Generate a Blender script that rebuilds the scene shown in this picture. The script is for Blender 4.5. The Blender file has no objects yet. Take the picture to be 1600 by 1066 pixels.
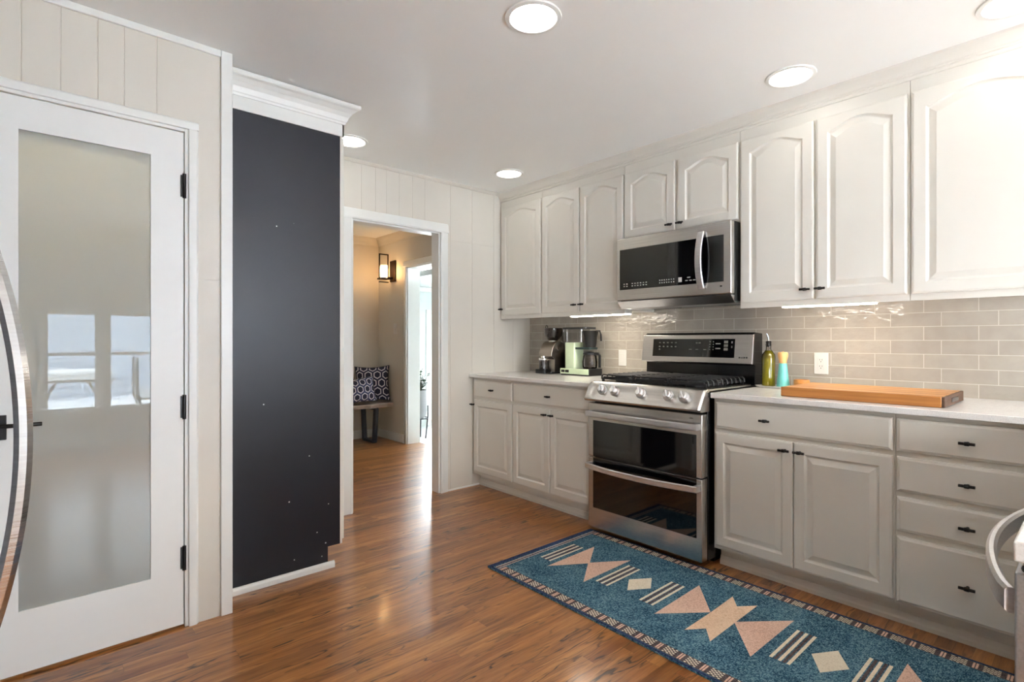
import bpy, bmesh, math, random
from mathutils import Vector, Matrix
random.seed(7)
S = bpy.context.scene
COL = S.collection
PI = math.pi

# ------------------------------------------------------------------ camera, world, exposure
cam_d = bpy.data.cameras.new('camera')
cam = bpy.data.objects.new('camera', cam_d)
COL.objects.link(cam)
cam_d.sensor_width = 36.0
cam_d.lens = 828.0 / 1600.0 * 36.0
cam_d.shift_y = -0.000625
cam_d.clip_start = 0.05
cam.location = (0, 0, 1.19)
cam.rotation_euler = (PI / 2, 0, -math.atan(734 / 828.0))
S.camera = cam
S.view_settings.view_transform = 'Standard'
S.view_settings.look = 'None'
S.view_settings.gamma = 1.0
S.view_settings.use_curve_mapping = False
S.view_settings.exposure = 1.78
S.cycles.max_bounces = 10
S.cycles.diffuse_bounces = 6
S.cycles.glossy_bounces = 5
S.cycles.transmission_bounces = 8
S.cycles.transparent_max_bounces = 10
S.cycles.sample_clamp_indirect = 6.0
S.cycles.caustics_reflective = False
S.cycles.caustics_refractive = False
S.cycles.use_denoising = True

WORLD_STRENGTH = 11.5
LAMP = 3.6
w = bpy.data.worlds.new('sky'); S.world = w
w.use_nodes = True
wn = w.node_tree.nodes; wl = w.node_tree.links
bg = wn['Background']
bg.inputs[0].default_value = (0.94, 0.97, 1.0, 1)
bg.inputs[1].default_value = WORLD_STRENGTH

def portal(x, y, z, sx, sy, rot):
    l = bpy.data.lights.new('window_portal', 'AREA'); l.shape = 'RECTANGLE'
    l.size = sx; l.size_y = sy; l.cycles.is_portal = True
    o = bpy.data.objects.new('window_portal', l); o.location = (x, y, z); o.rotation_euler = rot
    COL.objects.link(o)
WINX = [(0.02, 0.47), (0.565, 1.02), (1.115, 1.57), (1.665, 2.12), (2.215, 2.67)]  # last three are unseen openings added to let in more daylight
WZ0, WZ1 = 0.41, 1.505
WZ = [(WZ0, WZ1), (WZ0, WZ1), (0.1, 2.1), (0.1, 2.1), (0.1, 2.1)]
for (a, b), (c, d) in zip(WINX, WZ):
    portal((a + b) / 2, -2.46, (c + d) / 2, b - a, d - c, (PI / 2, 0, 0))
portal(-1.05, -1.8, 1.0, 0.8, 0.8, (PI / 2, 0, -PI / 2))
portal(5.42, 5.05, 1.0, 0.7, 0.8, (PI / 2, 0, PI / 2))

# ------------------------------------------------------------------ materials
def srgb(r, g, b):
    f = lambda c: (c / 255 / 12.92) if c / 255 <= 0.04045 else ((c / 255 + 0.055) / 1.055) ** 2.4
    return (f(r), f(g), f(b), 1)

class NT:
    def __init__(s, name):
        s.m = bpy.data.materials.new(name); s.m.use_nodes = True
        s.t = s.m.node_tree; s.n = s.t.nodes; s.l = s.t.links
        s.p = s.n['Principled BSDF']
    def add(s, typ, **kw):
        n = s.n.new(typ)
        for k, v in kw.items():
            if k in n.inputs and not hasattr(n, k): n.inputs[k].default_value = v
            else: setattr(n, k, v)
        return n
    def math(s, op, a, b=None, c=None, clamp=False):
        n = s.n.new('ShaderNodeMath'); n.operation = op; n.use_clamp = clamp
        for i, v in enumerate((a, b, c)):
            if v is None: continue
            if isinstance(v, (int, float)): n.inputs[i].default_value = v
            else: s.l.new(v, n.inputs[i])
        return n.outputs[0]
    def coords(s):
        g = s.n.new('ShaderNodeNewGeometry')
        return g.outputs['Position']
    def obj(s):
        return s.n.new('ShaderNodeTexCoord').outputs['Object']
    def sep(s, v):
        n = s.n.new('ShaderNodeSeparateXYZ'); s.l.new(v, n.inputs[0]); return n.outputs
    def comb(s, x, y, z=0.0):
        n = s.n.new('ShaderNodeCombineXYZ')
        for i, v in enumerate((x, y, z)):
            if isinstance(v, (int, float)): n.inputs[i].default_value = v
            else: s.l.new(v, n.inputs[i])
        return n.outputs[0]
    def mapping(s, v, scale=(1, 1, 1), loc=(0, 0, 0)):
        n = s.n.new('ShaderNodeMapping'); s.l.new(v, n.inputs[0])
        n.inputs['Scale'].default_value = scale; n.inputs['Location'].default_value = loc
        return n.outputs[0]
    def noise(s, v, scale, detail=3, rough=0.5, out='Fac', dist=0.0):
        n = s.n.new('ShaderNodeTexNoise')
        if v is not None: s.l.new(v, n.inputs['Vector'])
        n.inputs['Scale'].default_value = scale; n.inputs['Detail'].default_value = detail
        n.inputs['Roughness'].default_value = rough; n.inputs['Distortion'].default_value = dist
        return n.outputs[out]
    def ramp(s, fac, stops, interp='LINEAR'):
        n = s.n.new('ShaderNodeValToRGB'); s.l.new(fac, n.inputs[0])
        cr = n.color_ramp; cr.interpolation = interp
        while len(cr.elements) < len(stops): cr.elements.new(0.5)
        for e, (p, c) in zip(cr.elements, stops):
            e.position = p; e.color = c if len(c) == 4 else (*c, 1)
        return n.outputs[0]
    def mix(s, fac, a, b, mode='MIX'):
        n = s.n.new('ShaderNodeMix'); n.data_type = 'RGBA'; n.blend_type = mode
        for i, v in ((0, fac), (6, a), (7, b)):
            if isinstance(v, (int, float)): n.inputs[i].default_value = v
            elif isinstance(v, tuple): n.inputs[i].default_value = v
            else: s.l.new(v, n.inputs[i])
        return n.outputs[2]
    def bump(s, h, strength=0.2, dist=0.01, prev=None):
        n = s.n.new('ShaderNodeBump'); s.l.new(h, n.inputs['Height'])
        n.inputs['Strength'].default_value = strength; n.inputs['Distance'].default_value = dist
        if prev is not None: s.l.new(prev, n.inputs['Normal'])
        s.l.new(n.outputs[0], s.p.inputs['Normal'])
        return n.outputs[0]

def mat(name, col, rough=0.5, metal=0.0, noise=0.0, nscale=30, bump=0.0, coat=0.0, spec=None, emit=None, estr=0.0, ior=None, trans=0.0):
    t = NT(name); p = t.p
    p.inputs['Roughness'].default_value = rough; p.inputs['Metallic'].default_value = metal
    p.inputs['Coat Weight'].default_value = coat; p.inputs['Coat Roughness'].default_value = 0.05
    p.inputs['Transmission Weight'].default_value = trans
    if spec is not None: p.inputs['Specular IOR Level'].default_value = spec
    if ior: p.inputs['IOR'].default_value = ior
    n = t.noise(t.obj(), nscale, 4)
    k = noise
    c1 = tuple(max(0, c * (1 - k)) for c in col[:3]) + (1,); c2 = tuple(min(1, c * (1 + k)) for c in col[:3]) + (1,)
    t.l.new(t.ramp(n, [(0.3, c1), (0.7, c2)]), p.inputs['Base Color'])
    if bump: t.bump(n, bump, 0.004)
    if emit:
        p.inputs['Emission Color'].default_value = emit; p.inputs['Emission Strength'].default_value = estr
    return t.m

M = {}
M['cab'] = mat('cabinet_paint', srgb(223, 220, 212), 0.38, noise=0.01, nscale=8, coat=0.15)
M['wall'] = mat('wall_paint_warm_grey', srgb(216, 211, 201), 0.45, noise=0.012, nscale=6)
M['hall'] = mat('hall_paint_greige', srgb(212, 206, 194), 0.55, noise=0.012, nscale=6)
M['sun'] = mat('sunroom_paint', srgb(200, 206, 206), 0.6, noise=0.01)
M['trim'] = mat('trim_white', srgb(236, 238, 235), 0.35, noise=0.008)
M['door'] = mat('door_white', srgb(238, 240, 238), 0.4, noise=0.006)
M['ceil'] = mat('ceiling_white', srgb(243, 245, 244), 0.32, noise=0.008, nscale=4)
M['dark'] = None
M['black'] = mat('matte_black_metal', srgb(24, 23, 22), 0.35, metal=0.3)
M['blackp'] = mat('black_plastic', srgb(20, 20, 20), 0.4, noise=0.1)
M['iron'] = mat('cast_iron', srgb(30, 30, 32), 0.42, noise=0.2, nscale=200, bump=0.2)
M['gloss'] = mat('black_glass', srgb(6, 6, 8), 0.04, coat=0.5)
M['enamel'] = mat('black_enamel', srgb(14, 14, 15), 0.18)
M['quartz'] = None
M['plate'] = mat('white_plastic', srgb(216, 215, 210), 0.3)
M['slot'] = mat('socket_slot', srgb(60, 58, 55), 0.5)
M['glow'] = mat('lamp_diffuser', (1, 1, 1, 1), 0.5, emit=(1, 0.95, 0.88, 1), estr=LAMP)
M['ledglow'] = mat('led_bar_glow', (1, 1, 1, 1), 0.5, emit=(1, 0.90, 0.77, 1), estr=11.0)
M['bulb'] = mat('warm_bulb', (1, 1, 1, 1), 0.5, emit=(1, 0.60, 0.27, 1), estr=22.0)
M['bronze'] = mat('dark_bronze', srgb(52, 38, 28), 0.4, metal=0.7)
M['mint'] = mat('pastel_green_enamel', srgb(210, 228, 194), 0.3, noise=0.01, coat=0.3)
M['grey'] = mat('grey_ceramic', srgb(150, 152, 154), 0.5)
M['navy'] = mat('navy_metal', srgb(26, 30, 44), 0.4)
M['leaf'] = mat('leaf_green', srgb(44, 76, 54), 0.5, noise=0.3, nscale=40)
M['stem'] = mat('plant_stem', srgb(90, 84, 60), 0.6)
M['soil'] = mat('potting_soil', srgb(50, 38, 30), 0.9, noise=0.3)
M['snow'] = mat('snow', srgb(245, 247, 250), 0.8, noise=0.02, nscale=3, bump=0.3)
M['patio'] = mat('patio_wood', srgb(110, 100, 92), 0.6, noise=0.1)
M['turq'] = mat('turquoise_glaze', srgb(112, 196, 190), 0.3, noise=0.03)
M['oil'] = mat('olive_oil', srgb(120, 112, 22), 0.05, ior=1.4, spec=0.6, coat=0.6, noise=0.06)
M['chrome'] = mat('chrome', srgb(225, 225, 225), 0.12, metal=1.0)
M['tile2'] = mat('sunroom_floor', srgb(200, 206, 204), 0.3, noise=0.03)
M['hopper'] = mat('smoked_hopper', srgb(44, 38, 36), 0.1, noise=0.1, coat=0.4)
M['tealcap'] = mat('dark_teal_cap', srgb(30, 46, 44), 0.4)

def brushed(name, col, rough, axis):
    t = NT(name); p = t.p
    sc = {'z': (2, 2, 260), 'y': (160, 2, 160), 'x': (2, 160, 160)}[axis]
    v = t.mapping(t.obj(), sc)
    n = t.noise(v, 1.5, 3)
    c1 = tuple(c * 0.90 for c in col[:3]); c2 = tuple(min(1, c * 1.08) for c in col[:3])
    t.l.new(t.ramp(n, [(0.3, c1), (0.7, c2)]), p.inputs['Base Color'])
    p.inputs['Metallic'].default_value = 1.0; p.inputs['Roughness'].default_value = rough
    t.bump(n, 0.06, 0.002)
    return t.m
M['steel'] = brushed('brushed_stainless', srgb(206, 203, 199), 0.27, 'y')
M['steelx'] = brushed('brushed_stainless_side', srgb(178, 178, 180), 0.3, 'x')
M['steelz'] = brushed('polished_handle_steel', srgb(226, 226, 228), 0.3, 'y')
M['pull'] = brushed('fridge_handle_steel', srgb(186, 188, 192), 0.12, 'z')
M['gunmetal'] = brushed('grinder_steel', srgb(168, 158, 146), 0.3, 'y')

def clear_glass(name, tint=(1, 1, 1, 1), refl=0.12):
    t = NT(name); t.n.remove(t.p)
    tr = t.n.new('ShaderNodeBsdfTransparent'); tr.inputs[0].default_value = tint
    gl = t.n.new('ShaderNodeBsdfGlossy'); gl.inputs['Roughness'].default_value = 0.03
    lw = t.n.new('ShaderNodeLayerWeight'); lw.inputs[0].default_value = refl
    mx = t.n.new('ShaderNodeMixShader')
    t.l.new(lw.outputs['Fresnel'], mx.inputs[0]); t.l.new(tr.outputs[0], mx.inputs[1]); t.l.new(gl.outputs[0], mx.inputs[2])
    t.l.new(mx.outputs[0], t.n['Material Output'].inputs[0])
    return t.m
M['glass'] = clear_glass('window_glass')
M['tint'] = clear_glass('dimming_window_glass', (0.56, 0.58, 0.59, 1))  # grey tint added to dim the outdoors mirrored in the pantry door
M['jar'] = clear_glass('clear_appliance_glass', (0.90, 0.89, 0.88, 1), 0.25)
def seeded():
    t = NT('seeded_glass'); t.n.remove(t.p)
    tr = t.n.new('ShaderNodeBsdfTransparent'); tl = t.n.new('ShaderNodeBsdfTranslucent'); tl.inputs[0].default_value = (1, 0.92, 0.8, 1)
    mx = t.n.new('ShaderNodeMixShader'); t.l.new(t.math('MULTIPLY', t.noise(t.obj(), 60, 2), 0.7), mx.inputs[0])
    t.l.new(tr.outputs[0], mx.inputs[1]); t.l.new(tl.outputs[0], mx.inputs[2]); t.l.new(mx.outputs[0], t.n['Material Output'].inputs[0])
    return t.m
M['shade'] = seeded()

def frosted():
    t = NT('frosted_pantry_glass'); t.n.remove(t.p)
    df = t.n.new('ShaderNodeBsdfDiffuse'); df.inputs[0].default_value = srgb(184, 193, 194)
    tl = t.n.new('ShaderNodeBsdfTranslucent'); tl.inputs[0].default_value = (0.88, 0.88, 0.82, 1)
    gl = t.n.new('ShaderNodeBsdfGlossy'); gl.inputs['Roughness'].default_value = 0.012
    m1 = t.n.new('ShaderNodeMixShader'); m1.inputs[0].default_value = 0.45
    n = t.noise(t.obj(), 400, 1)
    fr = t.n.new('ShaderNodeFresnel'); fr.inputs[0].default_value = 1.8
    m2 = t.n.new('ShaderNodeMixShader')
    t.l.new(t.math('ADD', fr.outputs[0], t.math('MULTIPLY', n, 0.02)), m2.inputs[0])
    t.l.new(df.outputs[0], m1.inputs[1]); t.l.new(tl.outputs[0], m1.inputs[2])
    t.l.new(m1.outputs[0], m2.inputs[1]); t.l.new(gl.outputs[0], m2.inputs[2])
    t.l.new(m2.outputs[0], t.n['Material Output'].inputs[0])
    return t.m
M['frost'] = frosted()

def oak():
    t = NT('oak_floor'); p = t.p
    pos = t.coords(); x, y, z = t.sep(pos)[:3]
    PW = 0.0572
    row = t.math('FLOOR', t.math('DIVIDE', y, PW))
    wn_ = t.n.new('ShaderNodeTexWhiteNoise'); wn_.noise_dimensions = '1D'; t.l.new(row, wn_.inputs['W'])
    rr = wn_.outputs['Value']
    xs = t.math('ADD', x, t.math('MULTIPLY', rr, 3.7))
    col_i = t.math('FLOOR', t.math('DIVIDE', xs, 0.95))
    w2 = t.n.new('ShaderNodeTexWhiteNoise'); w2.noise_dimensions = '2D'; t.l.new(t.comb(row, col_i), w2.inputs['Vector'])
    pr = w2.outputs['Value']
    # grain coordinates, shifted per plank
    gx = t.math('ADD', t.math('MULTIPLY', x, 1.0), t.math('MULTIPLY', pr, 31.0))
    gy = t.math('ADD', t.math('MULTIPLY', y, 1.0), t.math('MULTIPLY', pr, 17.0))
    warp = t.noise(t.comb(t.math('MULTIPLY', gx, 2.2), t.math('MULTIPLY', gy, 14.0), pr), 1.0, 3)
    fine = t.noise(t.comb(t.math('MULTIPLY', gx, 9.0), t.math('MULTIPLY', gy, 260.0)), 1.0, 4, 0.6)
    med = t.noise(t.comb(t.math('MULTIPLY', gx, 2.4), t.math('MULTIPLY', gy, 30.0), t.math('MULTIPLY', warp, 2.5)), 1.0, 5, 0.62)
    # cathedral figure
    rings = t.math('SINE', t.math('MULTIPLY', t.math('ADD', t.math('MULTIPLY', gy, 7.0), t.math('MULTIPLY', warp, 1.9)), 26.0))
    ringm = t.math('POWER', t.math('MULTIPLY', t.math('ADD', rings, 1.0), 0.5), 9.0)
    patch = t.noise(t.comb(t.math('MULTIPLY', gx, 1.6), t.math('MULTIPLY', gy, 10.0), 3.3), 1.0, 2)
    base = t.ramp(med, [(0.28, srgb(132, 84, 42)), (0.42, srgb(160, 106, 55)), (0.52, srgb(178, 122, 66)), (0.66, srgb(196, 142, 84))])
    tone = t.ramp(pr, [(0.0, srgb(196, 180, 168)), (0.35, srgb(230, 218, 208)), (0.7, srgb(255, 250, 244)), (1.0, srgb(212, 188, 170))])
    c = t.mix(1.0, base, tone, 'MULTIPLY')
    dk = t.math('MULTIPLY', t.math('MULTIPLY', ringm, t.math('SUBTRACT', patch, 0.44, clamp=True)), 6.0, clamp=True)
    c = t.mix(dk, c, srgb(66, 40, 22))
    fd = t.math('MULTIPLY', t.math('SUBTRACT', fine, 0.54, clamp=True), 3.2, clamp=True)
    c = t.mix(fd, c, srgb(84, 50, 28))
    # joints
    fy = t.math('FRACT', t.math('DIVIDE', y, PW)); fx = t.math('FRACT', t.math('DIVIDE', xs, 0.95))
    e = t.math('MINIMUM', fy, t.math('SUBTRACT', 1.0, fy))
    ex = t.math('MULTIPLY', t.math('MINIMUM', fx, t.math('SUBTRACT', 1.0, fx)), 0.95 / PW)
    jm = t.math('MINIMUM', e, ex)
    jf = t.math('SUBTRACT', 1.0, t.math('MULTIPLY', jm, 40.0), clamp=True)
    c = t.mix(t.math('MULTIPLY', jf, 0.45), c, srgb(60, 34, 18))
    t.l.new(c, p.inputs['Base Color'])
    p.inputs['Coat Weight'].default_value = 0.45; p.inputs['Coat Roughness'].default_value = 0.13
    rg = t.math('ADD', 0.24, t.math('MULTIPLY', fine, 0.16))
    t.l.new(rg, p.inputs['Roughness'])
    h = t.math('SUBTRACT', t.math('MULTIPLY', fine, -0.25), t.math('MULTIPLY', jf, 0.8))
    t.bump(h, 0.22, 0.002)
    return t.m
M['oak'] = oak()

def tile():
    t = NT('glazed_subway_tile'); p = t.p
    x, y, z = t.sep(t.coords())[:3]
    v = t.comb(t.math('SUBTRACT', y, 0.614), t.math('SUBTRACT', z, 0.845))
    b = t.n.new('ShaderNodeTexBrick'); t.l.new(v, b.inputs['Vector'])
    b.offset = 0.333; b.offset_frequency = 2; b.squash = 1.0
    b.inputs['Scale'].default_value = 1.0; b.inputs['Brick Width'].default_value = 0.207
    b.inputs['Row Height'].default_value = 0.069; b.inputs['Mortar Size'].default_value = 0.0016
    b.inputs['Mortar Smooth'].default_value = 0.3; b.inputs['Bias'].default_value = 0.0
    b.inputs['Color1'].default_value = srgb(170, 163, 152); b.inputs['Color2'].default_value = srgb(160, 153, 143)
    b.inputs['Mortar'].default_value = srgb(212, 206, 196)
    n = t.noise(t.coords(), 14, 3)
    c = t.mix(0.25, b.outputs['Color'], t.ramp(n, [(0.35, srgb(152, 144, 135)), (0.65, srgb(176, 169, 160))]))
    c = t.mix(b.outputs['Fac'], c, srgb(196, 190, 180))
    t.l.new(c, p.inputs['Base Color'])
    rr = t.math('ADD', 0.07, t.math('MULTIPLY', b.outputs['Fac'], 0.6)); t.l.new(rr, p.inputs['Roughness'])
    wv = t.noise(t.mapping(t.coords(), (1, 1.0, 1.6)), 24, 2, 0.5)
    h = t.math('SUBTRACT', t.math('MULTIPLY', wv, 1.0), t.math('MULTIPLY', b.outputs['Fac'], 0.35))
    t.bump(h, 0.45, 0.007)
    return t.m
M['tile'] = tile()

def quartz():
    t = NT('white_quartz'); p = t.p
    n = t.noise(t.coords(), 260, 2); m = t.noise(t.coords(), 5, 5, 0.6, dist=1.0)
    c = t.ramp(n, [(0.36, srgb(226, 225, 222)), (0.5, srgb(236, 235, 232)), (0.7, srgb(240, 239, 237))])
    v = t.math('SUBTRACT', 1.0, t.math('MULTIPLY', t.math('ABSOLUTE', t.math('SUBTRACT', m, 0.5)), 40.0), clamp=True)
    c = t.mix(t.math('MULTIPLY', v, 0.12), c, srgb(170, 168, 166))
    t.l.new(c, p.inputs['Base Color']); p.inputs['Roughness'].default_value = 0.16
    return t.m
M['quartz'] = quartz()

def darkpanel():
    t = NT('charcoal_panel_paint'); p = t.p
    n = t.noise(t.coords(), 5, 4)
    c = t.ramp(n, [(0.3, srgb(21, 21, 29)), (0.7, srgb(25, 25, 33))])
    sp = t.noise(t.mapping(t.coords(), (1, 1, 1), (3, 1, 2)), 26, 1, 0.3)
    s1 = t.math('MULTIPLY', t.math('SUBTRACT', sp, 0.90, clamp=True), 30.0, clamp=True)
    c = t.mix(s1, c, srgb(120, 118, 120))
    t.l.new(c, p.inputs['Base Color']); p.inputs['Roughness'].default_value = 0.38; p.inputs['Specular IOR Level'].default_value = 0.4
    return t.m
M['dark'] = darkpanel()

def rugm(name, c1, c2, c3=None):
    t = NT(name); p = t.p
    ps = t.coords()
    a = t.noise(t.mapping(ps, (260, 90, 90)), 1.0, 2); b = t.noise(t.mapping(ps, (90, 300, 90)), 1.0, 2)
    bl = t.noise(ps, 7, 4, 0.6)
    f = t.math('ADD', t.math('MULTIPLY', t.math('MULTIPLY', a, b), 2.4), t.math('MULTIPLY', bl, 0.5))
    c = t.ramp(f, [(0.58, c1), (0.95, c2), (1.0, c3 or c2)])
    t.l.new(c, p.inputs['Base Color']); p.inputs['Roughness'].default_value = 0.95
    p.inputs['Specular IOR Level'].default_value = 0.1
    t.bump(f, 0.4, 0.003)
    return t.m
M['rugb'] = rugm('rug_teal_blue', srgb(22, 58, 84), srgb(84, 124, 144), srgb(120, 152, 162))
M['rugp'] = rugm('rug_blush_pink', srgb(204, 164, 146), srgb(232, 196, 174))
M['rugc'] = rugm('rug_cream', srgb(222, 208, 184), srgb(240, 228, 206))
M['rugn'] = rugm('rug_navy_edge', srgb(26, 40, 70), srgb(58, 74, 110))
M['rugk'] = rugm('rug_border_brown', srgb(64, 54, 58), srgb(104, 92, 92))

def boardwood(name, c1, c2, c3, axis=1, strip=0.042):
    t = NT(name); p = t.p
    o = t.sep(t.coords()); L = o[1] if axis == 1 else o[0]; W = o[0] if axis == 1 else o[1]
    row = t.math('FLOOR', t.math('DIVIDE', W, strip))
    wn_ = t.n.new('ShaderNodeTexWhiteNoise'); wn_.noise_dimensions = '1D'; t.l.new(row, wn_.inputs['W'])
    g = t.noise(t.comb(t.math('MULTIPLY', L, 3.0), t.math('MULTIPLY', W, 70.0), t.math('MULTIPLY', o[2], 70.0)), 1.0, 5, 0.6)
    f = t.math('ADD', t.math('MULTIPLY', wn_.outputs['Value'], 0.5), t.math('MULTIPLY', g, 0.5))
    t.l.new(t.ramp(f, [(0.2, c1), (0.5, c2), (0.8, c3)]), p.inputs['Base Color'])
    p.inputs['Roughness'].default_value = 0.38
    return t.m
M['board'] = boardwood('cherry_board', srgb(158, 100, 48), srgb(198, 138, 74), srgb(224, 172, 108))
M['endgrain'] = mat('board_end_grain', srgb(86, 62, 44), 0.6, noise=0.3, nscale=90)
M['bowl'] = boardwood('acacia_bowl', srgb(116, 66, 26), srgb(158, 98, 44), srgb(196, 134, 70))
M['beech'] = boardwood('beech_mill_top', srgb(206, 150, 92), srgb(224, 170, 108), srgb(234, 184, 124))
M['bench'] = boardwood('live_edge_bench', srgb(146, 132, 124), srgb(182, 170, 162), srgb(206, 196, 188), axis=0, strip=0.3)

def trellis(name, sc, bgc=(44, 46, 70)):
    t = NT(name); p = t.p
    uv = t.n.new('ShaderNodeTexCoord').outputs['UV']
    u, v = t.sep(uv)[:2]
    x = t.math('MULTIPLY', u, sc); y = t.math('MULTIPLY', v, sc * 0.9)
    R3 = math.sqrt(3)
    def hexd(px, py):
        ax = t.math('ABSOLUTE', px); ay = t.math('ABSOLUTE', py)
        return t.math('MAXIMUM', ax, t.math('ADD', t.math('MULTIPLY', ax, 0.5), t.math('MULTIPLY', ay, R3 / 2)))
    def cell(ox, oy):
        px = t.math('SUBTRACT', t.math('FLOORED_MODULO', t.math('ADD', x, ox), 1.0), 0.5)
        py = t.math('SUBTRACT', t.math('FLOORED_MODULO', t.math('ADD', y, oy), R3), R3 / 2)
        return hexd(px, py)
    d = t.math('MINIMUM', cell(0, 0), cell(0.5, R3 / 2))
    c = t.ramp(d, [(0.0, srgb(38, 40, 62)), (0.29, srgb(*bgc)), (0.295, srgb(206, 200, 206)), (0.395, srgb(206, 200, 206)), (0.40, srgb(*bgc))], 'CONSTANT')
    t.l.new(c, p.inputs['Base Color']); p.inputs['Roughness'].default_value = 0.9
    t.bump(t.noise(uv, 180, 2), 0.2, 0.002)
    return t.m
M['trellis'] = trellis('hexagon_trellis_fabric', 4.3)
M['trellis2'] = trellis('hexagon_trellis_fabric_lit', 5.0, (58, 64, 98))  # same fabric in a lighter colour, painting in the front pillow's shading

def siding():
    t = NT('neighbour_siding'); p = t.p
    z = t.sep(t.coords())[2]
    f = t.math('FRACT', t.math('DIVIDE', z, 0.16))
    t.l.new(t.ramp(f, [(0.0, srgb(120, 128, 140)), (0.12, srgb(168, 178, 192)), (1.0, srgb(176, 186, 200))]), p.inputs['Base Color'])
    p.inputs['Roughness'].default_value = 0.7
    return t.m
M['siding'] = siding()

# ------------------------------------------------------------------ mesh helpers
ROOT = {}
def B(): return bmesh.new()

def box(bm, x0, x1, y0, y1, z0, z1, mi=0):
    v = [bm.verts.new((x, y, z)) for x in (x0, x1) for y in (y0, y1) for z in (z0, z1)]
    for q in ((0, 1, 3, 2), (4, 6, 7, 5), (0, 4, 5, 1), (2, 3, 7, 6), (0, 2, 6, 4), (1, 5, 7, 3)):
        f = bm.faces.new([v[i] for i in q]); f.material_index = mi
    return v

def prism(bm, pts, axis, a0, a1, mi=0):
    """pts: 2-D polygon. axis 'y': (x,z) ; 'x': (y,z) ; 'z': (x,y)"""
    def P(p, a):
        return {'y': (p[0], a, p[1]), 'x': (a, p[0], p[1]), 'z': (p[0], p[1], a)}[axis]
    A = [bm.verts.new(P(p, a0)) for p in pts]; C = [bm.verts.new(P(p, a1)) for p in pts]
    n = len(pts)
    fs = [bm.faces.new(A), bm.faces.new(C[::-1])]
    for i in range(n): fs.append(bm.faces.new((A[i], C[i], C[(i + 1) % n], A[(i + 1) % n])))
    for f in fs: f.material_index = mi

def loops(bm, L, cap0=True, cap1=True, mi=0, close=True):
    R = [[bm.verts.new(p) for p in l] for l in L]
    n = len(R[0])
    for a, b in zip(R, R[1:]):
        for i in range(n if close else n - 1):
            f = bm.faces.new((a[i], a[(i + 1) % n], b[(i + 1) % n], b[i])); f.material_index = mi
    if cap0: bm.faces.new(R[0][::-1]).material_index = mi
    if cap1: bm.faces.new(R[-1]).material_index = mi
    return R

def basis(d):
    d = Vector(d).normalized()
    u = Vector((0, 0, 1)) if abs(d.z) < 0.9 else Vector((1, 0, 0))
    a = d.cross(u).normalized(); b = a.cross(d).normalized()
    return a, b

def rod(bm, pts, r, seg=10, mi=0):
    pts = [Vector(p) for p in pts]
    rs = r if isinstance(r, (list, tuple)) else [r] * len(pts)
    L = []
    for i, p in enumerate(pts):
        d = (pts[min(i + 1, len(pts) - 1)] - pts[max(i - 1, 0)])
        a, b = basis(d)
        L.append([p + (a * math.cos(2 * PI * k / seg) + b * math.sin(2 * PI * k / seg)) * rs[i] for k in range(seg)])
    loops(bm, L, mi=mi)

def bar(bm, pts, w, h, up, mi=0):
    """swept rectangle with soft corners; up = thickness direction reference"""
    pts = [Vector(p) for p in pts]; L = []
    for i, p in enumerate(pts):
        d = (pts[min(i + 1, len(pts) - 1)] - pts[max(i - 1, 0)]).normalized()
        u = Vector(up).normalized(); s = d.cross(u).normalized(); u2 = s.cross(d).normalized()
        c = 0.3 * min(w, h)
        sec = [(-w / 2 + c, -h / 2), (w / 2 - c, -h / 2), (w / 2, -h / 2 + c), (w / 2, h / 2 - c), (w / 2 - c, h / 2), (-w / 2 + c, h / 2), (-w / 2, h / 2 - c), (-w / 2, -h / 2 + c)]
        L.append([p + s * a + u2 * b for a, b in sec])
    loops(bm, L, mi=mi)

def lathe(bm, c, prof, seg=24, mi=0, axis=(0, 0, 1), cap0=True, cap1=True):
    ax = Vector(axis).normalized(); a, b = basis(ax)
    L = [[Vector(c) + ax * z + (a * math.cos(2 * PI * k / seg) + b * math.sin(2 * PI * k / seg)) * max(r, 1e-4) for k in range(seg)] for r, z in prof]
    loops(bm, L, cap0, cap1, mi=mi)

def rrect(x0, x1, y0, y1, r, n=4):
    P = []
    for cx, cy, a0 in ((x1 - r, y0 + r, -PI / 2), (x1 - r, y1 - r, 0), (x0 + r, y1 - r, PI / 2), (x0 + r, y0 + r, PI)):
        for k in range(n + 1):
            a = a0 + PI / 2 * k / n
            P.append((cx + r * math.cos(a), cy + r * math.sin(a)))
    return P

def link(name, bm, mats, parent=None, smooth=False, bev=0.0, label=None, bseg=2):
    bmesh.ops.recalc_face_normals(bm, faces=bm.faces[:])
    off = ROOT.get(parent.name, Vector((0, 0, 0))) if parent else Vector((0, 0, 0))
    if off.length > 0: bmesh.ops.translate(bm, verts=bm.verts[:], vec=-off)
    me = bpy.data.meshes.new(name); bm.to_mesh(me); bm.free()
    if not isinstance(mats, (list, tuple)): mats = [mats]
    for m in mats: me.materials.append(m)
    o = bpy.data.objects.new(name, me); COL.objects.link(o)
    if parent: o.parent = parent; ROOT[o.name] = off
    if smooth:
        me.polygons.foreach_set('use_smooth', [True] * len(me.polygons))
        me.set_sharp_from_angle(angle=math.radians(35))
    if bev:
        b = o.modifiers.new('bevel', 'BEVEL'); b.width = bev; b.segments = bseg; b.limit_method = 'ANGLE'; b.angle_limit = math.radians(40)
        if not smooth:
            me.polygons.foreach_set('use_smooth', [True] * len(me.polygons)); me.set_sharp_from_angle(angle=math.radians(30))
    if label: o['label'] = label
    return o

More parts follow.
